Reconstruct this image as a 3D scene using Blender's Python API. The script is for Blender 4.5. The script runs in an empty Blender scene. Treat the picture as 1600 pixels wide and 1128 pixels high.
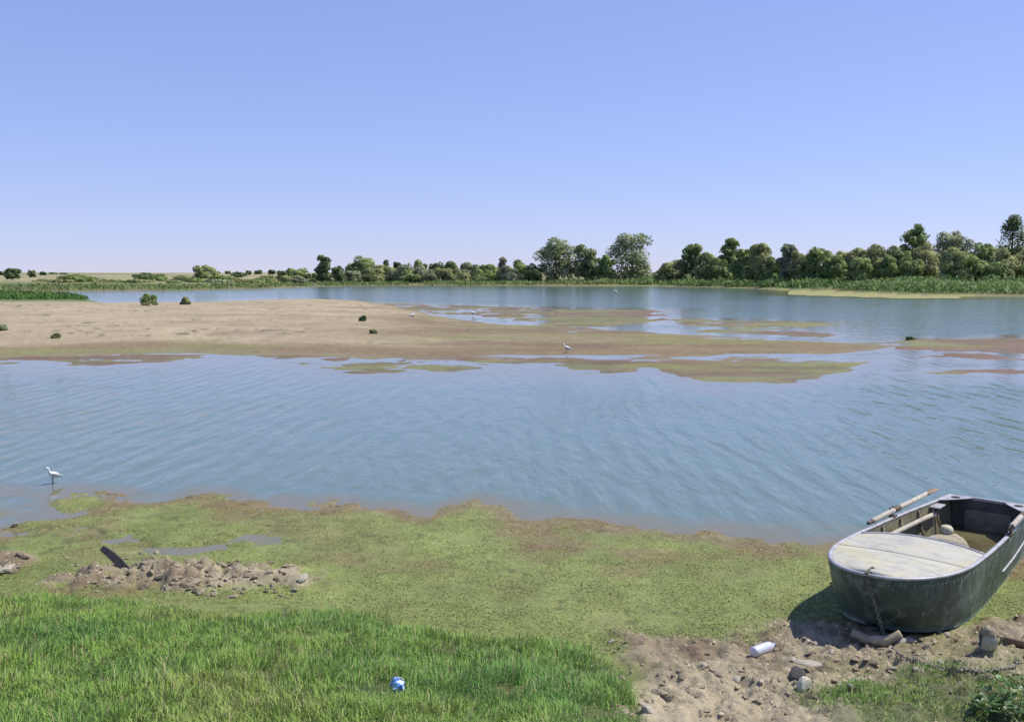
import bpy, math, random
import numpy as np
from mathutils import Vector, Matrix

random.seed(7)
rng = np.random.default_rng(7)
scn = bpy.context.scene
COL = scn.collection

# ------------------------------------------------------------------ camera, sky, sun, exposure
FOC, CAM_H, HORIZON = 1500.0, 3.2, 427.0          # focal length in photo pixels, eye height over the river
PITCH = math.atan((564 - HORIZON) / FOC)
cam_data = bpy.data.cameras.new('camera')
cam_data.sensor_width = 36.0
cam_data.lens = 36.0 * FOC / 1600
cam_data.clip_start = 0.1
cam_data.clip_end = 20000
cam = bpy.data.objects.new('camera', cam_data)
cam.location = (0, 0, CAM_H)
cam.rotation_euler = (math.radians(90) - PITCH, 0, 0)
COL.objects.link(cam)
scn.camera = cam

SUN_EL, SUN_AZ = math.radians(54.5), math.radians(73)
world = bpy.data.worlds.new('World')
scn.world = world
world.use_nodes = True
wn, wl = world.node_tree.nodes, world.node_tree.links
wn.clear()
sky = wn.new('ShaderNodeTexSky')
sky.sky_type = 'NISHITA'
sky.sun_disc = False
sky.sun_elevation = SUN_EL
sky.sun_rotation = SUN_AZ
sky.altitude = 100
sky.air_density = 1.0
sky.dust_density = 0.0
sky.ozone_density = 6.0
bg = wn.new('ShaderNodeBackground')
bg.inputs['Strength'].default_value = 0.12
wo = wn.new('ShaderNodeOutputWorld')
gam = wn.new('ShaderNodeGamma'); gam.inputs['Gamma'].default_value = 0.55       # the camera's soft shoulder, for the whole sky
tint = wn.new('ShaderNodeMix'); tint.data_type = 'RGBA'; tint.blend_type = 'MULTIPLY'; tint.inputs[0].default_value = 1.0
tint.inputs[7].default_value = (1.47, 1.515, 2.2, 1)
wl.new(sky.outputs[0], gam.inputs['Color']); wl.new(gam.outputs[0], tint.inputs[6])
wl.new(tint.outputs[2], bg.inputs['Color'])
wl.new(bg.outputs[0], wo.inputs['Surface'])

sun_data = bpy.data.lights.new('sun', 'SUN')
sun_data.energy = 4.2
sun_data.angle = math.radians(0.53)
sun_data.color = (1.0, 0.94, 0.82)
sun = bpy.data.objects.new('sun', sun_data)
sun_dir = Vector((math.cos(SUN_EL) * math.sin(SUN_AZ), math.cos(SUN_EL) * math.cos(SUN_AZ), math.sin(SUN_EL)))
sun.rotation_euler = sun_dir.to_track_quat('Z', 'Y').to_euler()
sun.location = (20, 20, 40)
COL.objects.link(sun)

scn.view_settings.view_transform = 'Standard'
scn.view_settings.look = 'None'
scn.view_settings.exposure = 0.35
scn.view_settings.gamma = 1.0
scn.view_settings.use_curve_mapping = False

# ------------------------------------------------------------------ helpers
CP, SP = math.cos(PITCH), math.sin(PITCH)

def unproject(u, v, z=0.0):
    """photo pixel -> point on the horizontal plane z"""
    dx, dz = (u - 800) / FOC, -(v - 564) / FOC
    Y, Z = CP + dz * SP, -SP + dz * CP
    t = (z - CAM_H) / Z
    return (dx * t, Y * t)

def project(x, y, z):
    F = y * CP - (z - CAM_H) * SP
    U = y * SP + (z - CAM_H) * CP
    F = np.maximum(F, 0.05)
    return 800 + FOC * x / F, 564 - FOC * U / F

def _hash(ix, iy, seed):
    n = (ix.astype(np.int64) * 374761393 + iy.astype(np.int64) * 668265263 + seed * 974634777) & 0xFFFFFFFF
    n = ((n ^ (n >> 13)) * 1274126177) & 0xFFFFFFFF
    n = (n ^ (n >> 16)) & 0xFFFFFFFF
    return n / 4294967295.0

def vnoise(x, y, seed=0):
    x = np.asarray(x, float); y = np.asarray(y, float)
    ix, iy = np.floor(x), np.floor(y)
    fx, fy = x - ix, y - iy
    fx = fx * fx * (3 - 2 * fx); fy = fy * fy * (3 - 2 * fy)
    a = _hash(ix, iy, seed); b = _hash(ix + 1, iy, seed)
    c = _hash(ix, iy + 1, seed); d = _hash(ix + 1, iy + 1, seed)
    return (a + (b - a) * fx) * (1 - fy) + (c + (d - c) * fx) * fy

def fbm(x, y, scale, seed=0, octaves=4):
    """fractal noise, about -1..1, features of `scale` metres"""
    out, amp, tot = 0, 1.0, 0
    s = 1.0 / scale
    for k in range(octaves):
        ca, sa = math.cos(k * 1.1), math.sin(k * 1.1)
        out = out + amp * (vnoise((x * ca - y * sa) * s + 17.3 * k, (x * sa + y * ca) * s - 9.1 * k, seed + k) * 2 - 1)
        tot += amp; amp *= 0.55; s *= 2.1
    return out / tot * 1.5

def sstep(a, b, x):
    t = np.clip((x - a) / (b - a), 0, 1)
    return t * t * (3 - 2 * t)

def pl(u, pts):
    return np.interp(u, [p[0] for p in pts], [p[1] for p in pts])

def mesh_object(name, verts, faces, mat=None, parent=None, smooth=False, link=True):
    me = bpy.data.meshes.new(name)
    me.from_pydata([tuple(v) for v in verts], [], [tuple(f) for f in faces])
    me.update()
    if mat: me.materials.append(mat)
    if smooth: me.shade_smooth()
    o = bpy.data.objects.new(name, me)
    if parent: o.parent = parent
    if link: COL.objects.link(o)
    return o

def np_mesh(name, V, F, mat=None, smooth=False, attrs=None, parent=None):
    """fast mesh from arrays; F is (n,3) or (n,4); attrs = {name: (N,4) or (N,) point data}"""
    me = bpy.data.meshes.new(name)
    k = F.shape[1]
    me.vertices.add(len(V)); me.vertices.foreach_set('co', np.ascontiguousarray(V, np.float32).ravel())
    me.loops.add(F.size); me.loops.foreach_set('vertex_index', np.ascontiguousarray(F, np.int32).ravel())
    me.polygons.add(len(F))
    me.polygons.foreach_set('loop_start', np.arange(0, F.size, k, dtype=np.int32))
    me.polygons.foreach_set('loop_total', np.full(len(F), k, np.int32))
    me.update(calc_edges=True)
    for n, a in (attrs or {}).items():
        if a.ndim == 2:
            at = me.attributes.new(n, 'FLOAT_COLOR', 'POINT')
            if a.shape[1] == 3: a = np.concatenate([a, np.ones((len(a), 1))], 1)
            at.data.foreach_set('color', np.ascontiguousarray(a, np.float32).ravel())
        else:
            at = me.attributes.new(n, 'FLOAT', 'POINT')
            at.data.foreach_set('value', np.ascontiguousarray(a, np.float32))
    if mat: me.materials.append(mat)
    if smooth: me.shade_smooth()
    o = bpy.data.objects.new(name, me)
    if parent: o.parent = parent
    COL.objects.link(o)
    return o

def empty(name, loc=(0, 0, 0), rz=0):
    o = bpy.data.objects.new(name, None)
    o.location = loc; o.rotation_euler = (0, 0, rz)
    o.empty_display_size = 0.2
    COL.objects.link(o)
    return o

def tag(o, label=None, cat=None, group=None, kind=None):
    if label: o['label'] = label
    if cat: o['category'] = cat
    if group: o['group'] = group
    if kind: o['kind'] = kind
    return o

def tube(path, radii, n=10, flat=1.0, cap=True, squash=None):
    """a tapered tube along a path; flat squashes the section in its second axis"""
    P = [Vector(p) for p in path]
    verts, faces = [], []
    up = Vector((0, 0, 1))
    prev = None
    for i, p in enumerate(P):
        d = (P[min(i + 1, len(P) - 1)] - P[max(i - 1, 0)]).normalized()
        ref = up if abs(d.z) < 0.95 else Vector((0, 1, 0))
        a = d.cross(ref).normalized()
        if prev is not None and a.dot(prev) < 0: a = -a
        prev = a
        b = a.cross(d).normalized()
        r = radii[i] if hasattr(radii, '__len__') else radii
        fl = flat[i] if hasattr(flat, '__len__') else flat
        for k in range(n):
            t = 2 * math.pi * k / n
            verts.append(p + a * (math.cos(t) * r) + b * (math.sin(t) * r * fl))
    for i in range(len(P) - 1):
        for k in range(n):
            faces.append((i * n + k, i * n + (k + 1) % n, (i + 1) * n + (k + 1) % n, (i + 1) * n + k))
    if cap:
        faces.append(tuple(range(n - 1, -1, -1)))
        faces.append(tuple((len(P) - 1) * n + k for k in range(n)))
    return verts, faces

def box_vf(x0, x1, y0, y1, z0, z1):
    v = [(x, y, z) for z in (z0, z1) for y in (y0, y1) for x in (x0, x1)]
    f = [(0, 2, 3, 1), (4, 5, 7, 6), (0, 1, 5, 4), (2, 6, 7, 3), (0, 4, 6, 2), (1, 3, 7, 5)]
    return v, f

def merge(*parts):
    V, F = [], []
    for v, f in parts:
        n = len(V)
        V += list(v); F += [tuple(i + n for i in q) for q in f]
    return V, F

def bevel(o, w, seg=2):
    m = o.modifiers.new('bevel', 'BEVEL'); m.width = w; m.segments = seg; m.limit_method = 'ANGLE'
    return o

# ------------------------------------------------------------------ materials
class NT:
    def __init__(self, name):
        self.m = bpy.data.materials.new(name); self.m.use_nodes = True
        self.n, self.l = self.m.node_tree.nodes, self.m.node_tree.links
        self.n.clear()
        self.out = self.n.new('ShaderNodeOutputMaterial')
    def add(self, t, **kw):
        nd = self.n.new(t)
        for k, v in kw.items():
            if k in nd.inputs: nd.inputs[k].default_value = v
            else: setattr(nd, k, v)
        return nd
    def link(self, a, b): self.l.new(a, b)
    def principled(self, **kw):
        p = self.add('ShaderNodeBsdfPrincipled')
        for k, v in kw.items(): p.inputs[k.replace('_', ' ')].default_value = v
        self.link(p.outputs[0], self.out.inputs['Surface'])
        return p
    def noise(self, scale, detail=4, rough=0.6, coord=None, dist=0.0):
        nz = self.add('ShaderNodeTexNoise')
        nz.inputs['Scale'].default_value = scale; nz.inputs['Detail'].default_value = detail
        nz.inputs['Roughness'].default_value = rough; nz.inputs['Distortion'].default_value = dist
        if coord is not None: self.link(coord, nz.inputs['Vector'])
        return nz
    def ramp(self, fac, stops):
        r = self.add('ShaderNodeValToRGB')
        e = r.color_ramp.elements
        while len(e) < len(stops): e.new(0.5)
        for i, (p, c) in enumerate(stops):
            e[i].position = p; e[i].color = (*c, 1) if len(c) == 3 else c
        self.link(fac, r.inputs[0])
        return r
    def mix(self, fac, a, b, mode='MIX'):
        m = self.add('ShaderNodeMix', data_type='RGBA', blend_type=mode)
        for s, val in ((m.inputs[0], fac), (m.inputs[6], a), (m.inputs[7], b)):
            if hasattr(val, 'is_linked') or hasattr(val, 'links'): self.link(val, s)
            else: s.default_value = val if not isinstance(val, tuple) else ((*val, 1) if len(val) == 3 else val)
        return m.outputs[2]
    def bump(self, h, strength=0.5, dist=0.02, normal=None):
        b = self.add('ShaderNodeBump')
        b.inputs['Strength'].default_value = strength; b.inputs['Distance'].default_value = dist
        self.link(h, b.inputs['Height'])
        if normal is not None: self.link(normal, b.inputs['Normal'])
        return b.outputs[0]

def speckled(name, c1, c2, scale, rough=0.8, bump=0.4, bdist=0.01, c3=None, metallic=0.0, spec=0.3, world=False):
    t = NT(name)
    co = t.add('ShaderNodeNewGeometry').outputs['Position'] if world else t.add('ShaderNodeTexCoord').outputs['Object']
    n1 = t.noise(scale, 5, 0.65, co)
    stops = [(0.32, c1), (0.62, c2)] + ([(0.78, c3)] if c3 else [])
    r = t.ramp(n1.outputs['Fac'], stops)
    n2 = t.noise(scale * 6, 4, 0.7, co)
    col = t.mix(0.55, r.outputs[0], t.ramp(n2.outputs['Fac'], [(0.3, (0.45, 0.45, 0.45)), (0.7, (1.0, 1.0, 1.0))]).outputs[0], 'MULTIPLY')
    p = t.principled(Roughness=rough, Metallic=metallic)
    p.inputs['Specular IOR Level'].default_value = spec
    t.link(col, p.inputs['Base Color'])
    if bump: t.link(t.bump(n2.outputs['Fac'], bump, bdist), p.inputs['Normal'])
    return t.m

def leaf_material(name, translucent=0.42, rough=0.6, up=0.0):
    """foliage: colour comes from each leaf's own attribute; up leans the shading normal to the sky as a soft tuft would, or (negative) outward from its clump"""
    t = NT(name)
    at = t.add('ShaderNodeAttribute', attribute_name='Col')
    p = t.add('ShaderNodeBsdfPrincipled'); p.inputs['Roughness'].default_value = rough
    p.inputs['Specular IOR Level'].default_value = 0.25
    t.link(at.outputs['Color'], p.inputs['Base Color'])
    if up:
        ge = t.add('ShaderNodeNewGeometry')
        vm = t.add('ShaderNodeMix', data_type='VECTOR'); vm.inputs[0].default_value = abs(up)
        t.link(ge.outputs['Normal'], vm.inputs[4]); vm.inputs[5].default_value = (0, 0, 1)
        if up < 0: t.link(t.add('ShaderNodeAttribute', attribute_name='clump').outputs['Vector'], vm.inputs[5])
        vn = t.add('ShaderNodeVectorMath', operation='NORMALIZE'); t.link(vm.outputs[1], vn.inputs[0])
        t.link(vn.outputs[0], p.inputs['Normal'])
    tr = t.add('ShaderNodeBsdfTranslucent')
    t.link(at.outputs['Color'], tr.inputs['Color'])
    mx = t.add('ShaderNodeMixShader'); mx.inputs[0].default_value = translucent
    t.link(p.outputs[0], mx.inputs[1]); t.link(tr.outputs[0], mx.inputs[2])
    t.link(mx.outputs[0], t.out.inputs['Surface'])
    return t.m

M_leaf = leaf_material('foliage', 0.3, 0.6, 0.45)
M_crown = leaf_material('crown_foliage', 0.3, 0.6, -0.75)
M_grass = leaf_material('grass_blades', 0.3, 0.55, 0.6)
M_weed = leaf_material('weed_leaflets', 0.15, 0.7, 0.7)
M_bark = speckled('bark', (0.05, 0.04, 0.03), (0.12, 0.095, 0.07), 6, 0.9)
M_clod = speckled('dried_mud', (0.25, 0.20, 0.135), (0.44, 0.375, 0.265), 5, 0.95, 0.9, 0.03, world=True)
M_stone = speckled('pale_stone', (0.34, 0.305, 0.245), (0.56, 0.515, 0.42), 9, 0.85, 0.5, 0.01)
M_darkstone = speckled('dark_stone', (0.07, 0.07, 0.07), (0.18, 0.17, 0.15), 9, 0.85, 0.5, 0.01)

# ------------------------------------------------------------------ the lie of the land
NEAR_EDGE = [(-900, 800), (-300, 775), (0, 772), (60, 777), (120, 770), (200, 783), (250, 788), (290, 778), (340, 776), (400, 788),
             (450, 786), (500, 796), (560, 793), (620, 802), (670, 806), (700, 790), (740, 780), (780, 794), (830, 810), (880, 806),
             (920, 814), (980, 822), (1060, 840), (1130, 842), (1200, 850), (1290, 852), (1400, 862), (1600, 868), (2400, 850)]
BAR_LOW = [(-1200, 590), (-300, 566), (0, 560), (130, 555), (290, 553), (470, 556), (560, 560), (700, 562), (800, 560), (880, 559),
           (1000, 561), (1100, 562), (1200, 562), (1290, 558), (1345, 549), (1420, 541)]
BAR_TOP = [(-1200, 458), (0, 459), (100, 463), (165, 473), (300, 472), (420, 468), (500, 467), (560, 470), (610, 477), (680, 494), (760, 504),
           (840, 508), (930, 514), (1040, 522), (1150, 527), (1250, 530), (1330, 536), (1420, 540)]
FAR_EDGE = [(-1500, 452), (0, 456), (250, 455), (400, 452), (470, 449), (540, 447), (700, 446.5), (1000, 447), (1100, 449), (1180, 451),
            (1250, 454), (1350, 458), (1450, 462), (1600, 463.5), (2600, 466)]
GRASS_EDGE = [(-900, 918), (-100, 924), (0, 926), (60, 922), (130, 928), (300, 938), (460, 948), (560, 962), (650, 976), (760, 990), (850, 998),
              (930, 1014), (975, 1050), (1000, 1090), (1030, 1190)]
NEAR_TOE = [(-30, 9.6), (-4.5, 9.45), (-2.2, 9.3), (-0.5, 8.6), (0.8, 8.1), (2.0, 8.05), (3.3, 8.15), (5.0, 8.3), (30, 8.6)]

def mpx(y):                       # metres of depth in one photo row, on the water plane
    return y * y / (FOC * CAM_H)

def lens(u, v, u0, u1, top, low, y):
    """metres inside a shallow island given by top and lower outlines in pixels"""
    s = np.minimum(pl(u, low) - v, v - pl(u, top)) * mpx(y)
    e = np.minimum(u - u0, u1 - u) / FOC * y
    return np.minimum(s, e)

def land(x, y):
    """ground height and the cover weights at world points"""
    x = np.asarray(x, float); y = np.asarray(y, float)
    yy = np.maximum(y, 1.0)
    u, v = project(x, yy, 0.0)
    u = np.where(y < 1, np.clip(u, -900, 2400), u)
    mp = mpx(yy)
    n_small = fbm(x, y, 0.9, 3, 5); n_mid = fbm(x, y, 3.5, 11, 5); n_big = fbm(x, y, 14, 21, 4)
    bed = np.full_like(x, -0.5)

    # near shore: a mat of water weed a few centimetres over the water, then the muddy bank
    s_near = (v - pl(u, NEAR_EDGE)) * mp
    s_n = s_near + 0.22 * n_small + 0.25 * n_mid * sstep(20, 12, y) + 0.30 * fbm(x, y, 0.4, 43, 4) * sstep(20, 12, y)
    holes = sstep(560, 300, u) * sstep(878, 850, v)
    mat_z = np.minimum(np.where(s_n > 0, 0.05, 0.11) * s_n, 0.028) + 0.006 * n_small - holes * (0.024 + 0.12 * fbm(x * 0.8, y * 1.2, 0.8, 41, 4).clip(-0.25, 1))
    toe = pl(x, NEAR_TOE)
    rise = np.logaddexp(0, (toe - y) * 5) / 5
    slope = pl(x, [(-30, 0.17), (0.5, 0.16), (1.6, 0.12), (30, 0.12)])
    near = np.where(s_near > -3, mat_z + rise * slope, -0.5)
    near = near + rise.clip(0, 1) * 0.03 * n_small
    # the heap of dried mud thrown up left, another at the left edge, hummocks below the boat
    def heap(cx, cy, rx, ry, h, seed):
        q = ((x - cx) / rx) ** 2 + ((y - cy) / ry) ** 2
        return h * np.exp(-q * 1.3) * (0.75 + 0.45 * fbm(x, y, 0.35, seed, 4))
    hx, hy = unproject(300, 912); lx, ly = unproject(5, 885)
    heaps = (heap(hx, hy, 1.25, 0.50, 0.20, 51) + heap(hx - 0.85, hy - 0.05, 0.6, 0.34, 0.11, 52)) * (0.75 + 0.9 * fbm(x, y, 0.18, 54, 4).clip(-0.7, 1)) + heap(lx, ly, 0.36, 0.3, 0.16, 53)
    near = near + heaps
    mud_n = sstep(0.7, 1.0, x + 0.2 * n_small) * sstep(0.0, 0.3, toe - y + 0.35 * n_small + 0.42)
    near = near + mud_n * (0.055 * fbm(x, y, 0.5, 61, 4) + 0.06 * np.abs(fbm(x, y, 0.22, 63, 3)) + 0.028 * fbm(x, y, 0.08, 64, 3)) * sstep(4.5, 6.0, y)

    # the sand bar in mid river
    far_amp = np.clip(mp * 2.0, 0.3, 3.0)
    bar = lens(u, v, -3000, 1420, BAR_TOP, BAR_LOW, yy) + 0.7 * far_amp * n_mid + 0.4 * n_big + 0.5 * n_small - sstep(760, 900, u) * 4.0 * sstep(0.15, 0.6, fbm(x * 0.35, y, 3.0, 65, 4)) * sstep(545, 520, v)
    bar_z = np.minimum(bar * 0.02, 0.05) + np.clip((bar - 2.5) * 0.022, 0, 0.30) * sstep(760, 500, u) + np.clip(bar, 0, 1) * 0.012 * n_mid - sstep(620, 860, u) * 0.075 * sstep(0.22, 0.7, fbm(x * 0.3, y, 2.2, 68, 5))
    # floating mats of weed round it
    mats = []
    def mat(u0, u1, top, low, cut=0.0, amp=1.0, seed=71):
        m = lens(u, v, u0, u1, top, low, yy)
        mats.append(np.minimum(m * 0.5, 1.0) + amp * (0.8 * fbm(x * 0.6, y, 2.6, seed, 6) + 0.8 * fbm(x * 0.7, y, 0.9, seed + 30, 5)) - cut)
    mat(880, 1372, [(880, 568), (940, 565), (1372, 564)], [(880, 578), (960, 584), (1010, 574), (1060, 588), (1130, 596), (1230, 594), (1310, 582), (1372, 564)], 0.05, 0.6)
    mat(480, 650, [(480, 565), (650, 566)], [(480, 572), (560, 582), (650, 574)], 0.3, 0.9, 73)
    mat(640, 760, [(640, 566), (760, 568)], [(640, 576), (700, 582), (760, 574)], 0.35, 0.9, 74)
    mat(-60, 330, [(-60, 553), (330, 552)], [(-60, 568), (150, 565), (330, 561)], 0.15, 0.9, 74)
    mat(400, 560, [(400, 553), (560, 557)], [(400, 562), (560, 570)], 0.2, 0.9, 72)
    mat(700, 1010, [(700, 558), (1010, 560)], [(700, 570), (860, 572), (1010, 570)], 0.45, 0.9, 71)
    mat(1385, 2400, [(1385, 529), (2400, 528)], [(1385, 548), (1480, 552), (1600, 556), (2400, 560)], 0.2, 0.9, 75)
    mat(1430, 1700, [(1430, 548), (1700, 548)], [(1430, 562), (1600, 566), (1700, 566)], 0.55, 0.9, 76)
    mat(1470, 1640, [(1470, 576), (1640, 574)], [(1470, 584), (1560, 584), (1640, 582)], 0.3, 0.8, 77)
    mat(580, 860, [(580, 472), (860, 480)], [(580, 482), (860, 506)], 0.8, 0.9, 78)
    mat(835, 1045, [(835, 482), (1045, 484)], [(835, 512), (960, 512), (1045, 500)], 0.35, 0.9, 79)
    mat(1035, 1320, [(1035, 497), (1320, 503)], [(1035, 506), (1180, 520), (1320, 512)], 0.5, 0.9, 80)
    mat(1060, 1330, [(1060, 512), (1330, 516)], [(1060, 518), (1250, 527), (1330, 530)], 0.7, 0.9, 81)
    mat(1240, 1490, [(1240, 452), (1490, 456)], [(1240, 461), (1400, 466), (1490, 466)], -0.4, 0.5, 82)
    mm = np.max(mats, axis=0)
    mat_fz = np.clip(mm * 0.05, -0.4, 0.020) + np.clip(mm, 0, 0.4) / 0.4 * (0.022 * fbm(x * 0.4, y, 1.6, 66, 4) + 0.008 * fbm(x, y, 0.5, 67, 3))
    # far bank, rising to a plain
    s_far = (pl(u, FAR_EDGE) - v) * np.minimum(mp, 40) + 4 * fbm(x, y, 25, 91, 4)
    right = sstep(700, 1250, u)
    behind = np.maximum(y - 200, 0)
    far = np.where(v < 470, np.minimum(s_far * 0.05, 0.55 + 1.2 * right) + np.minimum(behind * 0.0032, 3.3) * sstep(0, 120, s_far)
                   + 0.12 * fbm(x, y, 30, 95, 4) * sstep(0, 20, s_far) + 0.5 * fbm(x, y, 220, 96, 3) * sstep(30, 300, s_far), -0.5)
    far = np.where(s_far > 0, far, np.maximum(s_far * 0.05, -0.5))
    z = np.maximum.reduce([bed, near, bar_z, mat_fz, far])
    near_on = (near >= z - 1e-9); bar_on = bar_z >= z - 1e-9; mat_on = mat_fz >= z - 1e-9; far_on = far >= z - 1e-9
    return dict(z=z, u=u, v=v, s_near=s_near, toe=toe, heaps=heaps, mud=mud_n, bar=bar, mm=mm, s_far=s_far, right=right,
                near_on=near_on, bar_on=bar_on, mat_on=mat_on, far_on=far_on, rise=rise, n_small=n_small, n_mid=n_mid, n_big=n_big, holes=holes)

_gx, _gy = np.arange(-9, 9.01, 0.04), np.arange(5, 17.01, 0.04)
_gX, _gY = np.meshgrid(_gx, _gy)
_gZ = land(_gX.ravel(), _gY.ravel())['z'].reshape(_gX.shape)

def ground_z(x, y):
    if -8.9 < x < 8.9 and 5.1 < y < 16.9:               # tabulated near the camera
        i, j = (x + 9) / 0.04, (y - 5) / 0.04
        a, b = int(i), int(j)
        fx, fy = i - a, j - b
        return float((_gZ[b, a] * (1 - fx) + _gZ[b, a + 1] * fx) * (1 - fy) + (_gZ[b + 1, a] * (1 - fx) + _gZ[b + 1, a + 1] * fx) * fy)
    return float(land(np.array([x]), np.array([y]))['z'][0])

def on_ground(u, v, lift=0.0):
    """photo pixel -> the point of the ground seen there"""
    z = 0.0
    for _ in range(12):
        x, y = unproject(u, v, z + lift)
        z = ground_z(x, y)
    return Vector((x, y, z))

def grass_cover(x, y, z):
    """how thickly grass grows, 0..1"""
    u, v = project(x, np.maximum(y, 1.0), z)
    d = v - pl(u, GRASS_EDGE) + 16 * fbm(x, y, 0.6, 33, 3)
    left = sstep(0, 26, d) * sstep(1075, 925, u + 70 * fbm(x, y, 0.35, 34, 4) + 0.45 * np.maximum(v - 1080, 0))
    low = sstep(1040, 1085, v + 34 * fbm(x, y, 0.5, 35, 3) + 18 * sstep(1350, 1600, u)) * sstep(1230, 1350, u + 60 * fbm(x, y, 0.5, 36, 3))
    near = sstep(5.6, 5.0, y + 0.5 * fbm(x, y, 0.7, 36, 2))
    return np.maximum(np.maximum(left, 0.8 * low), near * sstep(3.0, 4.0, np.abs(x - 1.6) + 3.0))

def mixc(a, b, w):
    return a + (b - a) * np.clip(w, 0, 1)[..., None]

def build_ground():
    # rows follow the picture rows, columns the sight lines: even detail near and far
    tt = np.arange(-0.60, 0.6001, 0.0023)
    g = [0.60]
    while g[-1] < 3.0: g.append(g[-1] + 0.012 * (1.16 ** (len(g) - 1)))
    tt = np.concatenate([-np.array(g[:0:-1]), tt, np.array(g[1:])])
    vs = np.concatenate([np.arange(1185, 640, -2.4), np.arange(640, 445, -1.35), np.arange(445, 430, -0.7)])
    ys = [unproject(800, v)[1] for v in vs]
    ys = [-40, -25, -15, -8, -4, -1, 1, 2.2, 3.2, 3.9, 4.4, 4.8, 5.1, 5.4] + [q for q in ys if q > 5.5] + [1500, 1900, 2600, 4000, 7000, 12000]
    ys = np.array(sorted(ys))
    Y, T = np.meshgrid(ys, tt, indexing='ij')
    X = T * np.sqrt(Y ** 2 + 25.0)
    nr, nc = X.shape
    L = land(X.ravel(), Y.ravel())
    x, y, z = X.ravel(), Y.ravel(), L['z']
    # ---- colours of the covers (albedo)
    n1, n2 = L['n_small'], L['n_mid']
    fine = fbm(x, y, 0.22, 101, 3)
    A = lambda *c: np.array(c)
    col = np.tile(A(0.16, 0.205, 0.155), (len(x), 1))
    # near shore
    weed = mixc(mixc(A(0.20, 0.245, 0.075), A(0.255, 0.295, 0.10), 0.5 + 0.8 * n1), A(0.15, 0.165, 0.055), 0.6 * fbm(x, y, 0.5, 103, 3) + 0.1)
    edge_b = sstep(0.9, 0.1, L['s_near'] + 0.7 * n1 + 0.6 * n2) * 0.8 + sstep(700, 250, L['u']) * 0.75 * sstep(-0.3, 0.4, fbm(x, y, 0.9, 113, 5)) * sstep(900, 850, L['v'])
    weed = mixc(weed, A(0.23, 0.175, 0.10), edge_b)
    weed = mixc(weed, A(0.22, 0.155, 0.09), sstep(0.30, 0.75, fbm(x, y, 1.3, 104, 5)) * 0.65)
    weed = mixc(weed, A(0.07, 0.075, 0.035), sstep(0.62, 0.85, fbm(x, y, 0.22, 117, 3)) * 0.55)
    mudc = mixc(mixc(A(0.27, 0.23, 0.155), A(0.37, 0.325, 0.23), 0.5 + 0.9 * n1), A(0.16, 0.115, 0.075), 0.9 * fbm(x, y, 0.3, 105, 5) + 0.1)
    mudc = mixc(mudc, A(0.47, 0.41, 0.29), sstep(7.1, 6.4, y + 0.5 * n1) * 0.7)
    mudc = mixc(mudc, A(0.19, 0.20, 0.08), sstep(0.1, 0.7, fbm(x, y, 0.8, 106, 4)) * 0.45)
    near = mixc(weed, mudc, np.maximum(L['mud'], sstep(0.018, 0.06, L['heaps'])))
    gc = grass_cover(x, y, z)
    soil = mixc(A(0.075, 0.105, 0.035), A(0.14, 0.15, 0.06), 0.4 + 0.6 * n1)
    near = mixc(near, soil, gc * 1.1)
    # sand bar
    sand = mixc(A(0.43, 0.36, 0.24), A(0.35, 0.29, 0.19), 0.5 + 0.6 * n2)
    streak = fbm(x * 0.35, y, 2.2, 107, 4)
    sand = mixc(sand, A(0.145, 0.13, 0.085), 0.9 * sstep(0.45, 0.7, fbm(x, y, 0.7, 115, 3)) * sstep(-0.1, 0.4, fbm(x, y, 6, 116, 3)))
    sand = mixc(sand, A(0.27, 0.215, 0.15), 0.75 * sstep(0.1, 0.9, streak) + 0.35 * sstep(0.5, 0.9, fbm(x, y, 1.4, 112, 3)))
    damp = np.maximum(sstep(3.0, 0.8, L['bar'] + 0.8 * n2), sstep(7.5, 4.0, L['bar'] + 1.6 * n2) * sstep(515, 530, L['v'])) * 0.95
    damp_c = mixc(A(0.215, 0.21, 0.09), A(0.225, 0.165, 0.10), 0.45 + 1.6 * fbm(x * 0.5, y, 3, 114, 5))
    toward = sstep(480, 800, L['u'] + 60 * n2)
    drysand = mixc(sand, mixc(A(0.27, 0.215, 0.145), A(0.23, 0.20, 0.11), 0.5 + 1.2 * fbm(x * 0.3, y, 2.5, 124, 5)), toward * 0.92)
    brown = mixc(A(0.19, 0.13, 0.085), A(0.205, 0.20, 0.085), 0.45 + 1.8 * fbm(x * 0.3, y, 2.6, 108, 6) + 0.6 * fbm(x * 0.1, y, 3.5, 123, 3))
    bar_c = mixc(drysand, damp_c, damp)
    bar_c = mixc(bar_c, brown, toward * sstep(-0.35, 0.15, fbm(x * 0.5, y, 4, 109, 5)) * 0.9)
    spit = sstep(185, 120, L['u'] + 20 * n2) * sstep(480, 473, L['v'] + 2 * n2)
    bar_c = mixc(bar_c, A(0.10, 0.16, 0.045), spit)
    mat_c = mixc(mixc(A(0.19, 0.12, 0.078), A(0.20, 0.20, 0.08), 0.40 + 1.7 * fbm(x * 0.35, y, 2.0, 110, 6) + 0.8 * fbm(x * 0.12, y, 3.0, 118, 3)), A(0.12, 0.10, 0.06), sstep(0.0, 0.6, fbm(x * 0.3, y, 0.9, 119, 4)) * 0.65)
    mat_c = mixc(mat_c, A(0.30, 0.29, 0.10), sstep(470, 466, L['v']))
    # far bank: green by the water, dry fields behind
    green = mixc(A(0.10, 0.15, 0.045), A(0.20, 0.20, 0.085), 0.5 + 0.8 * fbm(x, y, 12, 120, 4))
    field = mixc(A(0.34, 0.305, 0.18), A(0.20, 0.215, 0.10), 0.4 + 0.9 * fbm(x, y, 60, 121, 4))
    field = mixc(field, A(0.12, 0.15, 0.06), L['right'])
    far_c = mixc(green, field, sstep(60, 170, L['s_far'] + 45 * fbm(x, y, 40, 122, 4)))
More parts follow.
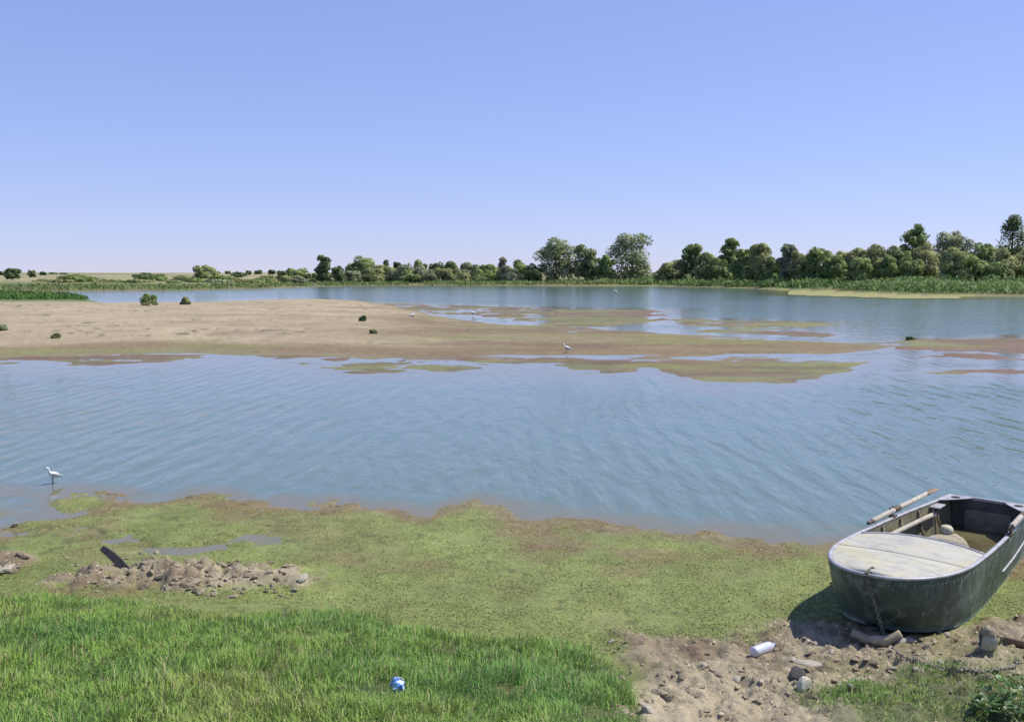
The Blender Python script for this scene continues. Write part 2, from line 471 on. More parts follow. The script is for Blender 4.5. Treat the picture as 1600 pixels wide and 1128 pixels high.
    far_c = mixc(A(0.20, 0.17, 0.09), far_c, sstep(0.5, 4.0, L['s_far']))
    near = mixc(near, A(0.16, 0.205, 0.155), sstep(-0.005, -0.10, z))
    for on, c in ((L['near_on'], near), (L['bar_on'], bar_c), (L['mat_on'], mat_c), (L['far_on'], far_c)):
        col[on] = c[on]
    col = np.clip(col * (1 + 0.12 * fine[:, None]), 0.01, 0.8)
    wet = sstep(0.05, 0.01, z)
    idx = np.arange(nr * nc).reshape(nr, nc)
    F = np.stack([idx[:-1, :-1], idx[:-1, 1:], idx[1:, 1:], idx[1:, :-1]], -1).reshape(-1, 4)
    t = NT('ground_cover')
    at = t.add('ShaderNodeAttribute', attribute_name='Col')
    aw = t.add('ShaderNodeAttribute', attribute_name='wet')
    pos = t.add('ShaderNodeNewGeometry').outputs['Position']
    f1 = t.noise(28, 6, 0.7, pos); f2 = t.noise(5.0, 5, 0.65, pos); f3 = t.noise(0.6, 4, 0.6, pos)
    c = t.mix(0.75, at.outputs['Color'], t.ramp(f1.outputs['Fac'], [(0.30, (0.62, 0.61, 0.58)), (0.50, (1.0, 1.0, 1.0)), (0.75, (1.25, 1.23, 1.18))]).outputs[0], 'MULTIPLY')
    c = t.mix(0.55, c, t.ramp(f2.outputs['Fac'], [(0.30, (0.62, 0.60, 0.56)), (0.7, (1.2, 1.2, 1.2))]).outputs[0], 'MULTIPLY')
    c = t.mix(0.35, c, t.ramp(f3.outputs['Fac'], [(0.30, (0.75, 0.72, 0.68)), (0.7, (1.15, 1.15, 1.15))]).outputs[0], 'MULTIPLY')
    p = t.principled()
    p.inputs['Specular IOR Level'].default_value = 0.3
    t.link(c, p.inputs['Base Color'])
    mr = t.add('ShaderNodeMapRange'); mr.inputs[3].default_value = 0.95; mr.inputs[4].default_value = 0.6
    t.link(aw.outputs['Fac'], mr.inputs[0]); t.link(mr.outputs[0], p.inputs['Roughness'])
    b = t.bump(f1.outputs['Fac'], 0.8, 0.03)
    t.link(t.bump(f2.outputs['Fac'], 0.5, 0.06, b), p.inputs['Normal'])
    g = np_mesh('ground', np.stack([x, y, z], 1), F, t.m, True, dict(Col=col, wet=wet))
    tag(g, 'muddy grassy river bank, sand bar and dry plain', None, None, 'structure')

    # ---- river: a level sheet wherever the ground lies near or under it
    depth = -z
    keepv = (depth > -0.10).reshape(nr, nc)
    kf = (keepv[:-1, :-1] | keepv[:-1, 1:] | keepv[1:, 1:] | keepv[1:, :-1]).ravel()
    yok = ((Y[:-1, :-1] > 8.0) & (Y[1:, 1:] < 600)).ravel()
    F2 = F[kf & yok]
    used = np.unique(F2)
    remap = np.zeros(len(x), int); remap[used] = np.arange(len(used))
    V2 = np.stack([x[used], y[used], np.zeros(len(used))], 1)
    t = NT('river_water')
    pos = t.add('ShaderNodeNewGeometry').outputs['Position']
    dp = t.add('ShaderNodeAttribute', attribute_name='depth')
    # ripples: crests running away from the viewer, wind from the side, broken up by gusts
    mp_ = t.add('ShaderNodeMapping'); mp_.inputs['Rotation'].default_value = (0, 0, math.radians(7)); mp_.inputs['Scale'].default_value = (1.0, 0.22, 1.0)
    t.link(pos, mp_.inputs[0])
    r1 = t.noise(2.6, 3, 0.5, mp_.outputs[0], 0.25)
    mp2 = t.add('ShaderNodeMapping'); mp2.inputs['Rotation'].default_value = (0, 0, math.radians(-16)); mp2.inputs['Scale'].default_value = (1.0, 0.3, 1.0)
    t.link(pos, mp2.inputs[0])
    r2 = t.noise(5.5, 3, 0.55, mp2.outputs[0], 0.3)
    r3 = t.noise(16, 2, 0.5, pos)
    gust = t.noise(0.12, 3, 0.5, pos)
    def math_(op, a, b):
        m = t.add('ShaderNodeMath', operation=op)
        for s, q in ((m.inputs[0], a), (m.inputs[1], b)):
            if isinstance(q, (int, float)): s.default_value = q
            else: t.link(q, s)
        return m.outputs[0]
    hgt = math_('ADD', math_('MULTIPLY', r1.outputs['Fac'], 1.0), math_('ADD', math_('MULTIPLY', r2.outputs['Fac'], 0.22), math_('MULTIPLY', r3.outputs['Fac'], 0.07)))
    mp3 = t.add('ShaderNodeMapping'); mp3.inputs['Rotation'].default_value = (0, 0, math.radians(4)); t.link(pos, mp3.inputs[0])
    wv = t.add('ShaderNodeTexWave', bands_direction='X'); t.link(mp3.outputs[0], wv.inputs['Vector'])
    for k_, v_ in (('Scale', 0.62), ('Distortion', 5.0), ('Detail', 2.0), ('Detail Scale', 0.55)): wv.inputs[k_].default_value = v_
    hgt = math_('ADD', hgt, math_('MULTIPLY', wv.outputs['Fac'], 0.16))
    hgt = math_('SUBTRACT', hgt, 0.725)
    gm = t.add('ShaderNodeMapRange'); gm.inputs[1].default_value = 0.3; gm.inputs[2].default_value = 0.7; gm.inputs[3].default_value = 0.55; gm.inputs[4].default_value = 1.1
    t.link(gust.outputs['Fac'], gm.inputs[0])
    hgt = math_('MULTIPLY', hgt, gm.outputs[0])
    calm = t.add('ShaderNodeMapRange'); calm.inputs[1].default_value = 0.02; calm.inputs[2].default_value = 0.22; calm.inputs[3].default_value = 0.12; calm.inputs[4].default_value = 1.0
    t.link(dp.outputs['Fac'], calm.inputs[0])
    hgt = math_('MULTIPLY', hgt, calm.outputs[0])
    nrm = t.bump(hgt, 1.0, 0.10)
    deep = t.principled(Roughness=0.09, IOR=1.333)
    # murky water; weedy brown where it is only a few centimetres deep
    dm = t.add('ShaderNodeMapRange', interpolation_type='SMOOTHSTEP'); dm.inputs[1].default_value = 0.0; dm.inputs[2].default_value = 0.13
    t.link(dp.outputs['Fac'], dm.inputs[0])
    sh = t.ramp(t.noise(3.0, 4, 0.6, pos).outputs['Fac'], [(0.35, (0.155, 0.150, 0.075)), (0.65, (0.185, 0.155, 0.095))])
    t.link(t.mix(dm.outputs[0], sh.outputs[0], (0.118, 0.176, 0.150)), deep.inputs['Base Color'])
    t.link(nrm, deep.inputs['Normal'])
    w = np_mesh('river_water', V2, remap[F2], t.m, True, dict(depth=depth[used]))
    tag(w, 'rippled blue grey river water', None, None, 'structure')

build_ground()

# ------------------------------------------------------------------ grass on the bank
def blades(name, X, Y, Z, H, W, col, lean=0.45, mat=None):
    n = len(X)
    a = rng.uniform(0, 2 * math.pi, n)                 # facing
    la = rng.normal(0, 0.9, n) + 5.0 * fbm(X, Y, 0.28, 145, 2) + 2.0; lm = np.minimum(np.abs(rng.normal(lean, 0.32, n)), 1.2) * H
    wx, wy = np.cos(a) * W / 2, np.sin(a) * W / 2
    dx, dy = np.cos(la) * lm, np.sin(la) * lm
    hz = np.sqrt(np.maximum(H ** 2 - lm ** 2, (0.38 * H) ** 2))
    P = np.zeros((n, 5, 3))
    P[:, 0] = np.stack([X - wx, Y - wy, Z - 0.01], 1); P[:, 1] = np.stack([X + wx, Y + wy, Z - 0.01], 1)
    mx_, my_ = X + dx * 0.35, Y + dy * 0.35
    P[:, 2] = np.stack([mx_ - wx * 0.8, my_ - wy * 0.8, Z + hz * 0.7], 1); P[:, 3] = np.stack([mx_ + wx * 0.8, my_ + wy * 0.8, Z + hz * 0.7], 1)
    P[:, 4] = np.stack([X + dx, Y + dy, Z + hz], 1)
    b = np.arange(n)[:, None] * 5
    F = np.concatenate([b + [0, 1, 3], b + [0, 3, 2], b + [2, 3, 4]], 0)
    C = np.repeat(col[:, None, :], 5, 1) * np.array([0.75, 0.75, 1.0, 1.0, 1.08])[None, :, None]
    return np_mesh(name, P.reshape(-1, 3), F, mat or M_grass, False, dict(Col=C.reshape(-1, 3)))

def grass_colours(n, x, y, straw=0.10):
    k = rng.random(n)[:, None]
    g1, g2, g3 = np.array([0.16, 0.30, 0.04]), np.array([0.34, 0.50, 0.12]), np.array([0.15, 0.35, 0.08])
    patch = fbm(x, y, 0.9, 130, 3)[:, None]
    c = g1 + (g2 - g1) * k
    c = c + (g3 - c) * np.clip(patch, 0, 1) * 0.7
    c = c + (np.array([0.44, 0.45, 0.15]) - c) * np.clip(-patch - 0.1, 0, 1) * 0.6
    s = rng.random(n) < straw
    c[s] = np.array([0.50, 0.45, 0.25]) * rng.uniform(0.7, 1.1, (s.sum(), 1))
    return c

def build_grass():
    N = 760000
    y = rng.uniform(4.2, 10.2, N); x = rng.uniform(-0.72, 0.72, N) * y * 1.0
    L = land(x, y); z = L['z']
    g = grass_cover(x, y, z)
    tuft = 0.62 + 0.85 * fbm(x, y, 0.24, 140, 3)
    keep = rng.random(N) < g * np.clip(tuft, 0.08, 1) * (0.6 + 0.4 * (x < 1.2))
    x, y, z, g = x[keep], y[keep], z[keep], g[keep]
    n = len(x)
    right = sstep(1.2, 2.0, x)
    H = rng.gamma(9, 1 / 9.0, n) * (0.088 * (0.45 + 0.55 * g)) * (1 - 0.55 * right) * (0.8 + 0.45 * fbm(x, y, 0.5, 141, 2)).clip(0.45, 1.5)
    W = rng.uniform(0.004, 0.0075, n)
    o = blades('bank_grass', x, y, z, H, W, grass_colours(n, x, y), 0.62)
    tag(o, 'thick green grass with straw blades on the river bank', 'grass', kind='stuff')
    print('grass blades', n)

build_grass()

# ------------------------------------------------------------------ water weed leaflets on the near mat and debris on the mud
def flakes(name, X, Y, Z, S, col, tilt=0.5, mat=None):
    n = len(X)
    a = rng.uniform(0, 2 * math.pi, n)
    e1 = np.stack([np.cos(a), np.sin(a), rng.normal(0, tilt, n)], 1); e2 = np.stack([-np.sin(a), np.cos(a), rng.normal(0, tilt, n)], 1)
    c = np.stack([X, Y, Z], 1)
    s = S[:, None]
    P = np.stack([c - e1 * s, c - e2 * s * 0.5, c + e1 * s, c + e2 * s * 0.5], 1)
    F = np.arange(n * 4).reshape(n, 4)
    return np_mesh(name, P.reshape(-1, 3), F, mat or M_leaf, False, dict(Col=np.repeat(col, 4, 0)))

def build_weed():
    N = 300000
    y = 1 / rng.uniform(1 / 14.5, 1 / 7.6, N); x = rng.uniform(-0.68, 0.72, N) * y
    L = land(x, y)
    g = grass_cover(x, y, L['z'])
    dens = (0.55 + 0.6 * fbm(x, y, 0.45, 150, 3)) * (1 - L['mud']) * (1 - g) * (L['heaps'] < 0.03)
    keep = (L['z'] > 0.004) & L['near_on'] & (rng.random(N) < dens) & (y > L['toe'] - 0.6)
    x, y, z = x[keep], y[keep], L['z'][keep]
    n = len(x)
    b = sstep(1.0, 0.2, L['s_near'][keep] + 0.7 * L['n_mid'][keep] + 0.6 * L['n_small'][keep])
    b = np.maximum(b, sstep(700, 250, L['u'][keep]) * 0.9 * sstep(-0.3, 0.4, fbm(x, y, 0.9, 113, 5)) * sstep(900, 850, L['v'][keep]))
    k = rng.random((n, 1))
    c = np.array([0.155, 0.20, 0.05]) + (np.array([0.30, 0.345, 0.13]) - np.array([0.155, 0.20, 0.05])) * k
    c = c + (np.array([0.26, 0.16, 0.085]) * (0.6 + 0.6 * k) - c) * (b * 0.8)[:, None]
    d = rng.random(n) < 0.07 + 0.10 * sstep(10.5, 8.5, y)
    c[d] = np.array([0.06, 0.07, 0.03])
    o = flakes('water_weed', x, y, z + rng.uniform(0.0, 0.006, n), rng.uniform(0.006, 0.015, n), c, 0.3, M_weed)
    tag(o, 'matted yellow green water weed along the near shore', 'water weed', kind='stuff')

build_weed()

def rock_mesh(name, seed, mat, rough=0.28, sub=2):
    import bmesh
    bm = bmesh.new()
    bmesh.ops.create_icosphere(bm, subdivisions=sub, radius=1.0)
    r = np.random.default_rng(seed)
    ph = r.uniform(0, 6.28, (6, 3)); fr = r.uniform(0.8, 3.2, (6, 3))
    cut = [(Vector(r.normal(0, 1, 3)).normalized(), r.uniform(0.45, 0.8)) for _ in range(6)]
    for v in bm.verts:
        p = v.co.copy()
        s = sum(math.sin(p.x * fr[k, 0] + ph[k, 0]) * math.sin(p.y * fr[k, 1] + ph[k, 1]) * math.sin(p.z * fr[k, 2] + ph[k, 2]) for k in range(6))
        p *= 1 + rough * s / 2.2 + r.uniform(-0.05, 0.05)
        for nrm, d in cut:                              # broken facets
            q = p.dot(nrm)
            if q > d: p -= nrm * (q - d) * 0.85
        v.co = p
    me = bpy.data.meshes.new(name)
    bm.to_mesh(me); bm.free()
    me.materials.append(mat)
    return me

def put_rock(name, me, loc, size, sink=0.3):
    o = bpy.data.objects.new(name, me)
    o.location = (loc[0], loc[1], loc[2] + size[2] * (1 - 2 * sink))
    o.scale = size
    o.rotation_euler = (random.uniform(-0.3, 0.3), random.uniform(-0.3, 0.3), random.uniform(0, 6.28))
    COL.objects.link(o)
    return o

clods = [rock_mesh('mud_clod', 200 + k, M_clod, 0.6) for k in range(7)]
pales = [rock_mesh('pale_stone', 230 + k, M_stone, 0.22) for k in range(4)]

def build_clods():
    # the heap left of the grass
    for k in range(170):
        u = random.gauss(295, 95); v = 903 + random.gauss(0, 17) + (u - 295) * 0.06
        if not (100 < u < 475 and 862 < v < 936): continue
        p = on_ground(u, v)
        s = random.choice((0.02, 0.025, 0.03, 0.035, 0.05)) * random.uniform(0.8, 1.25)
        o = put_rock('mud_clod', random.choice(clods), p, (s * random.uniform(0.9, 1.6), s, s * random.uniform(0.5, 0.8)), 0.36)
        tag(o, 'dried brown mud clod in the heap beside the dark plank', 'clod', 'clods of the heap beside the dark plank')
    for k in range(16):
        u = random.uniform(-40, 40); v = random.uniform(868, 897)
        p = on_ground(u, v)
        s = random.uniform(0.03, 0.06)
        o = put_rock('mud_clod', random.choice(clods + pales), p, (s * 1.3, s, s * 0.7), 0.2)
        tag(o, 'pale lump in the small stony heap apart from the plank', 'clod', 'lumps of the small stony heap')
    # the churned bank below the boat
    for k in range(200):
        u = random.uniform(930, 1640); v = random.uniform(1000, 1120)
        if v < 1000 + (1180 - u) * 0.05 or (u > 1330 and v > 1060): continue
        p = on_ground(u, v)
        s = random.choice((0.012, 0.016, 0.02, 0.025, 0.035)) * random.uniform(0.8, 1.25)
        o = put_rock('mud_clod', random.choice(clods), p, (s * random.uniform(1.0, 1.9), s, s * random.uniform(0.4, 0.7)), 0.38)
        tag(o, 'brown mud clod on the churned bank below the boat', 'clod', 'clods on the churned bank')
    for (u, v, s) in ((1330, 1075, .03), (1385, 1030, .03), (1432, 1042, .028), (1470, 1035, .035), (1290, 1050, .03), (1338, 1066, .035), (1420, 1003, .05),
                      (1408, 1010, .045), (1466, 988, .035), (1480, 992, .03), (1010, 1112, .05), (955, 1003, .028), (1150, 1063, .04), (1190, 1070, .03),
                      (1100, 1040, .03), (1240, 1032, .03), (1395, 1046, .03), (1300, 1020, .028)):
        p = on_ground(u, v)
        o = put_rock('pale_pebble', random.choice(pales), p, (s * 1.25, s * 0.9, s * 0.75), 0.38)
        tag(o, 'small pale stone lying on the mud below the boat', 'stone', 'pale stones on the mud')
    # single stones
    p = on_ground(1243, 1060)
    o = put_rock('dark_stone', rock_mesh('dark_stone', 301, M_darkstone, 0.2), p, (0.075, 0.06, 0.07), 0.2)
    tag(o, 'dark grey angular stone under the pale flat slab', 'stone')
    p = on_ground(1262, 1048)
    o = put_rock('flat_slab', rock_mesh('flat_slab', 302, M_stone, 0.15), p, (0.12, 0.05, 0.022), -0.9)
    o.rotation_euler = (0.1, 0.12, 0.1)
    tag(o, 'pale flat stone slab lying across the dark stone', 'stone')
    p = on_ground(1256, 1078)
    o = put_rock('rounded_stone', rock_mesh('rounded_stone', 303, speckled('cream_stone', (0.45, 0.44, 0.34), (0.62, 0.60, 0.48), 8, 0.8, 0.3), 0.12), p, (0.062, 0.055, 0.075), 0.15)
    tag(o, 'rounded cream stone in front of the dark angular stone', 'stone')
    for (u, v, s, lab) in ((473, 905, .05, 'small white stone at the end of the mud heap'), (24, 822, .05, 'small white stone in the weedy shallows'),):
        p = on_ground(u, v)
        o = put_rock('white_stone', pales[0], (p.x, p.y, max(p.z, 0.0)), (s * 1.4, s, s * 0.6), 0.2)
        tag(o, lab, 'stone')
    # crumbs of earth, straw and chips
    N = 26000
    y = rng.uniform(5.4, 10.6, N); x = rng.uniform(-0.6, 0.62, N) * y
    L = land(x, y)
    m = np.maximum(L['mud'] * 0.8, sstep(0.02, 0.07, L['heaps']))
    m = m * (1 - grass_cover(x, y, L['z'])) ** 2
    k = rng.random(N) < m * (0.4 + 0.8 * fbm(x, y, 0.5, 160, 3))
    x, y, z = x[k], y[k], L['z'][k]
    n = len(x)
    q = rng.random((n, 1))
    c = np.array([0.12, 0.085, 0.055]) + (np.array([0.50, 0.42, 0.31]) - np.array([0.12, 0.085, 0.055])) * q ** 1.4
    S = rng.uniform(0.006, 0.02, n)
    # crumbs: little four sided pyramids
    a = rng.uniform(0, 6.28, n)
    P = np.zeros((n, 5, 3))
    for i in range(4):
        r = S * rng.uniform(0.7, 1.4, n)
        P[:, i] = np.stack([x + np.cos(a + i * 1.57) * r, y + np.sin(a + i * 1.57) * r, z - 0.004], 1)
    P[:, 4] = np.stack([x, y, z + S * rng.uniform(0.5, 1.2, n)], 1)
    b = np.arange(n)[:, None] * 5
    F = np.concatenate([b + [0, 1, 4], b + [1, 2, 4], b + [2, 3, 4], b + [3, 0, 4]], 0)
    t = NT('crumbs'); at = t.add('ShaderNodeAttribute', attribute_name='Col'); p_ = t.principled(Roughness=0.95); t.link(at.outputs['Color'], p_.inputs['Base Color'])
    o = np_mesh('earth_crumbs', P.reshape(-1, 3), F, t.m, False, dict(Col=np.repeat(c, 5, 0)))
    tag(o, 'crumbs of dry earth and chips on the bank', 'earth crumbs', kind='stuff')

build_clods()

# ------------------------------------------------------------------ trees and bushes of the far bank
def crown_data(seed, lobes, n, leaf, c_lo, c_hi, gaps=0.25):
    """leaf faces spread through overlapping lobes (cx,cy,cz,rx,ry,rz), in metres"""
    r = np.random.default_rng(seed)
    vol = np.array([l[3] * l[5] for l in lobes]); vol = vol / vol.sum()
    which = r.choice(len(lobes), n, p=vol)
    Lb = np.array(lobes)[which]
    d = r.normal(0, 1, (n, 3)); d /= np.linalg.norm(d, axis=1)[:, None]
    d[:, 2] = np.where((d[:, 2] < -0.8), -d[:, 2], d[:, 2])
    rad = 0.55 + 0.5 * r.random(n) ** 0.6
    P = Lb[:, :3] + d * Lb[:, 3:] * rad[:, None]
    # twiggy clumps: pull towards clump centres, leave gaps between them
    cl = fbm(P[:, 0] * 1.0 + P[:, 2] * 0.7 + seed, P[:, 1] + P[:, 2] * 1.1, leaf * 5, seed, 2)
    keep = (cl > -0.9 + gaps * 1.2 - 0.2) | (rad < 0.7)
    P, d, cl = P[keep], d[keep], cl[keep]
    P[:, 2] = np.maximum(P[:, 2], 0.02)
    n = len(P)
    nr = d + r.normal(0, 0.55, (n, 3)); nr /= np.linalg.norm(nr, axis=1)[:, None]
    a = np.cross(nr, r.normal(0, 1, (n, 3))); a /= np.linalg.norm(a, axis=1)[:, None] + 1e-9
    b = np.cross(nr, a)
    s = leaf * r.uniform(0.6, 1.35, n)[:, None]
    Q = np.stack([P - a * s, P - b * s * 0.55, P + a * s, P + b * s * 0.55], 1)
    k = np.clip(0.5 + 0.55 * cl + r.normal(0, 0.22, n), 0, 1)[:, None]
    C = np.array(c_lo) + (np.array(c_hi) - np.array(c_lo)) * k
    N4 = np.repeat(d * np.array([1, 1, 1.0]) + np.array([0, 0, 0.6]), 4, 0)
    return Q.reshape(-1, 3), np.arange(n * 4).reshape(n, 4), dict(Col=np.repeat(C, 4, 0), clump=N4)

def crown_lobes(w, h, r, style, trunk):
    L = []
    base = trunk * h
    ch = h - base
    if style == 'round':
        for i in range(20 + int(w)):
            t = r.uniform(0.06, 0.86)
            env = w * 0.5 * (0.78 + 0.22 * math.sin(min(t / 0.45, 1) * 1.57) if t < 0.45 else math.sqrt(max(1 - ((t - 0.45) / 0.58) ** 2, 0.02)))
            a = r.uniform(0, 6.28); k = w * r.uniform(0.11, 0.19)
            q = max(env - k, 0) * r.uniform(0.55, 1.12)
            L.append((math.cos(a) * q, math.sin(a) * q, base + ch * t, k, k, min(k * 0.85, ch * 0.16)))
        L.append((0, 0, base + ch * 0.42, w * 0.33, w * 0.33, ch * 0.40))
    elif style == 'column':
        for i in range(12):
            t = (i + 0.5) / 12
            ww = w * (0.40 if t < 0.75 else 0.30) * r.uniform(0.7, 1.0)
            a = r.uniform(0, 6.28)
            L.append((math.cos(a) * w * .16, math.sin(a) * w * .16, base + ch * (0.06 + 0.84 * t), ww, ww, ch * 0.12))
    elif style in ('cone', 'open'):
        for i in range(54):
            t = r.random() ** (1.15 if style == 'cone' else 0.9)
            env = w * 0.5 * ((1 - t) ** 0.75 if style == 'cone' else math.sin(math.pi * (0.12 + 0.82 * t)) ** 0.7)
            a = r.uniform(0, 6.28); q = env * r.uniform(0.35, 0.85)
            k = w * r.uniform(0.10, 0.17)
            L.append((math.cos(a) * q, math.sin(a) * q, base + ch * (0.05 + 0.87 * t), k, k, k * 0.8))
        L.append((0, 0, base + ch * 0.40, w * 0.26, w * 0.26, ch * 0.40))
    elif style == 'dome':
        for i in range(18):
            t = r.uniform(0.04, 0.84)
            env = w * 0.54 * math.sqrt(max(1 - t ** 2.4, 0.03))
            a = r.uniform(0, 6.28); k = w * r.uniform(0.12, 0.21)
            q = max(env - k * 0.8, 0) * r.uniform(0.5, 1.12)
            L.append((math.cos(a) * q, math.sin(a) * q, h * t, k, k, min(k * 0.9, h * 0.2)))
        L.append((0, 0, h * 0.38, w * 0.36, w * 0.36, h * 0.40))
    return L

PAL = dict(willow=((0.115, 0.165, 0.065), (0.37, 0.43, 0.215)), dark=((0.065, 0.11, 0.042), (0.21, 0.28, 0.11)), light=((0.17, 0.23, 0.08), (0.42, 0.49, 0.20)),
           olive=((0.165, 0.195, 0.072), (0.42, 0.44, 0.19)), grey=((0.15, 0.185, 0.105), (0.36, 0.41, 0.24)), brown=((0.19, 0.165, 0.115), (0.38, 0.345, 0.23)),
           mid=((0.115, 0.185, 0.055), (0.32, 0.41, 0.14)))

BACK = dict(round=27, dome=21, column=24, cone=36, open=32)

def make_tree(name, u, vb, vt, wpx, dist, style, pal, label, cat, group=None, trunk=0.12, n=None, seed=None):
    """a tree whose foot stands on the ground at the given distance, u gives its bearing, the heights follow from the pixels"""
    dist = max(dist, FOC * CAM_H / (float(pl(u, FAR_EDGE)) - HORIZON) + BACK[style])
    x = (u - 800) / FOC * dist
    y = dist
    z = ground_z(x, y)
    F = y * CP - (z - CAM_H) * SP
    def height_at(v):                               # z where the sight line of row v passes at that distance
        dz = -(v - 564) / FOC
        return CAM_H + y * (-SP + dz * CP) / (CP + dz * SP)
    h = max(height_at(vt) - z, 0.8)
    w = wpx / FOC * F
    seed = seed or int(u * 7 + vt * 13 + 999)
    r = random.Random(seed)
    root = empty(name, (x, y, z - 0.05))
    tag(root, label, cat, group)
    leaf = max(0.11, 1.75 * y / FOC)
    lobes = crown_lobes(w, h, r, style, trunk)
    n = n or int(np.clip(4.2 * (w * h) / (leaf * leaf * 0.55), 260, 6500))
    V, Fc, C = crown_data(seed, lobes, n, leaf, *PAL[pal], gaps=0.42 if style == 'open' else 0.22)
    np_mesh('crown', V, Fc, M_crown, False, C, root)
    tr = max(0.06, 0.022 * h)
    parts = [tube([(0, 0, 0), (0.02 * h, 0, h * 0.25), (0.0, 0.02 * h, h * 0.5), (0, 0, h * 0.8)], [tr * 1.5, tr, tr * 0.7, tr * 0.25], 7)]
    for k in range(5 if h > 3 else 3):
        a = r.uniform(0, 6.28); b = h * r.uniform(0.12, 0.4)
        L_ = w * r.uniform(0.25, 0.42)
        parts.append(tube([(0, 0, b), (math.cos(a) * L_ * 0.5, math.sin(a) * L_ * 0.5, b + h * 0.13), (math.cos(a) * L_, math.sin(a) * L_, b + h * 0.3)], [tr * 0.55, tr * 0.38, tr * 0.15], 5))
    V, Fc = merge(*parts)
    mesh_object('trunk', V, Fc, M_bark, root, True)
    return root

WORD = dict(willow='grey-green', dark='dark green', light='light green', olive='olive', grey='greyish', brown='brownish', mid='mid-green')

def build_trees():
    T = make_tree
    g_r = 'willow thicket behind the green reeds'
    # --- the tall ones that stand out
    T('willow_tree', 868, 434, 371, 74, 262, 'round', 'willow', 'big round grey-green willow joined to a smaller willow beside it', 'tree', trunk=0.0)
    T('willow_tree', 914, 434, 378, 54, 266, 'round', 'willow', 'smaller rounded willow leaning against the bigger willow', 'tree', trunk=0.0)
    T('willow_tree', 986, 430, 364, 82, 245, 'round', 'willow', 'big free-standing round willow between the joined pair and the thicket', 'tree', trunk=0.0)
    T('poplar_tree', 506, 440, 398, 28, 262, 'column', 'dark', 'tall narrow dark tree beside a lower dark bush on the low bank', 'tree', trunk=0.04)
    T('dark_bush', 528, 440, 414, 24, 264, 'dome', 'dark', 'lower dark bush touching the tall narrow tree', 'bush')
    T('willow_tree', 570, 438, 400, 50, 285, 'dome', 'light', 'light green dome-shaped tree between the tall narrow dark tree and grey-green bushes', 'tree')
    T('willow_tree', 321, 442, 414, 44, 300, 'dome', 'light', 'light green domed tree alone on the dry low bank', 'tree')
    T('round_tree', 22, 442, 419, 30, 300, 'round', 'dark', 'dark round tree standing in the dry field', 'tree', trunk=0.1)
    T('round_tree', 53, 437, 422, 14, 420, 'round', 'dark', 'smaller dark round tree next to the larger one in the dry field', 'tree', trunk=0.1)
    T('ash_tree', 1426, 426, 345, 50, 196, 'open', 'mid', 'tall loose-crowned tree rising above the thicket', 'tree', trunk=0.0)
    T('willow_tree', 1484, 426, 357, 64, 200, 'round', 'grey', 'broad grey-green tree rising behind the thicket', 'tree', trunk=0.2)
    T('conifer_tree', 1577, 426, 333, 78, 190, 'cone', 'dark', 'tall dark cone-shaped tree, highest above the thicket', 'tree', trunk=0.0)
    T('round_tree', 1080, 426, 376, 46, 205, 'round', 'mid', 'round mid-green tree at the open end of the thicket', 'tree', trunk=0.05)
    T('light_bush', 1102, 426, 393, 42, 198, 'dome', 'light', 'light green bush in front of the tree at the thicket end', 'bush')
    T('ash_tree', 1141, 426, 372, 46, 208, 'open', 'mid', 'green tree with uneven twiggy top in the thicket', 'tree', trunk=0.1)
    T('tamarisk_tree', 1188, 426, 377, 52, 203, 'dome', 'olive', 'olive rounded tree beside the uneven-topped tree', 'tree')
    T('tamarisk_tree', 1230, 426, 376, 40, 200, 'dome', 'grey', 'greyish thin-leaved tree between olive trees of the thicket', 'tree')
    T('light_bush', 1488, 427, 386, 54, 172, 'dome', 'light', 'bright light-green dome bush at the front of the thicket', 'bush')
    T('yellow_bush', 1048, 428, 402, 54, 215, 'dome', 'olive', 'yellowish low bush between the free-standing willow and the thicket', 'bush')
    T('green_bush', 946, 434, 394, 34, 258, 'dome', 'mid', 'green bush filling the gap between the three big willows', 'bush')
    T('brown_bush', 785, 438, 401, 20, 275, 'column', 'brown', 'narrow brownish bush among green bushes', 'bush')
    T('small_poplar', 604, 438, 404, 12, 320, 'column', 'dark', 'thin dark tree just behind the light green dome-shaped tree', 'tree')
    # --- the thicket on the right: olive and mid green domes, dark at the foot
    lab = 'rounded %s willow bush of the thicket behind the reeds'
    for (u, vt, w, d, pal) in ((1278, 383, 48, 190, 'mid'), (1325, 382, 44, 192, 'olive'), (1362, 381, 44, 186, 'olive'), (1402, 382, 40, 183, 'mid'),
                               (1442, 377, 46, 180, 'olive'), (1535, 377, 46, 178, 'mid'), (1570, 388, 44, 172, 'olive'), (1600, 380, 50, 174, 'olive'),
                               (1650, 380, 50, 172, 'mid'), (1700, 376, 54, 172, 'olive'), (1750, 382, 50, 170, 'mid'), (1250, 386, 40, 196, 'olive'), (1165, 384, 36, 200, 'mid')):
        T('willow_bush', u, 427, vt, w * 1.25, d, 'dome', pal, lab % WORD[pal], 'bush', g_r)
    lab = 'low green bush at the foot of the thicket'
    for (u, vt, w, d) in ((1262, 396, 36, 184), (1300, 398, 36, 183), (1345, 402, 34, 180), (1385, 400, 34, 178), (1420, 398, 36, 176), (1512, 398, 40, 172), (1555, 400, 36, 170), (1620, 400, 40, 168), (1120, 402, 36, 196), (1160, 402, 36, 196), (1205, 400, 34, 194)):
        T('low_bush', u, 428, vt, w * 1.3, d, 'dome', 'mid', lab, 'bush', 'low bushes at the foot of the thicket')
    # --- bushes of the middle stretch
    lab = '%s bush in the row between narrow dark tree and big willows'
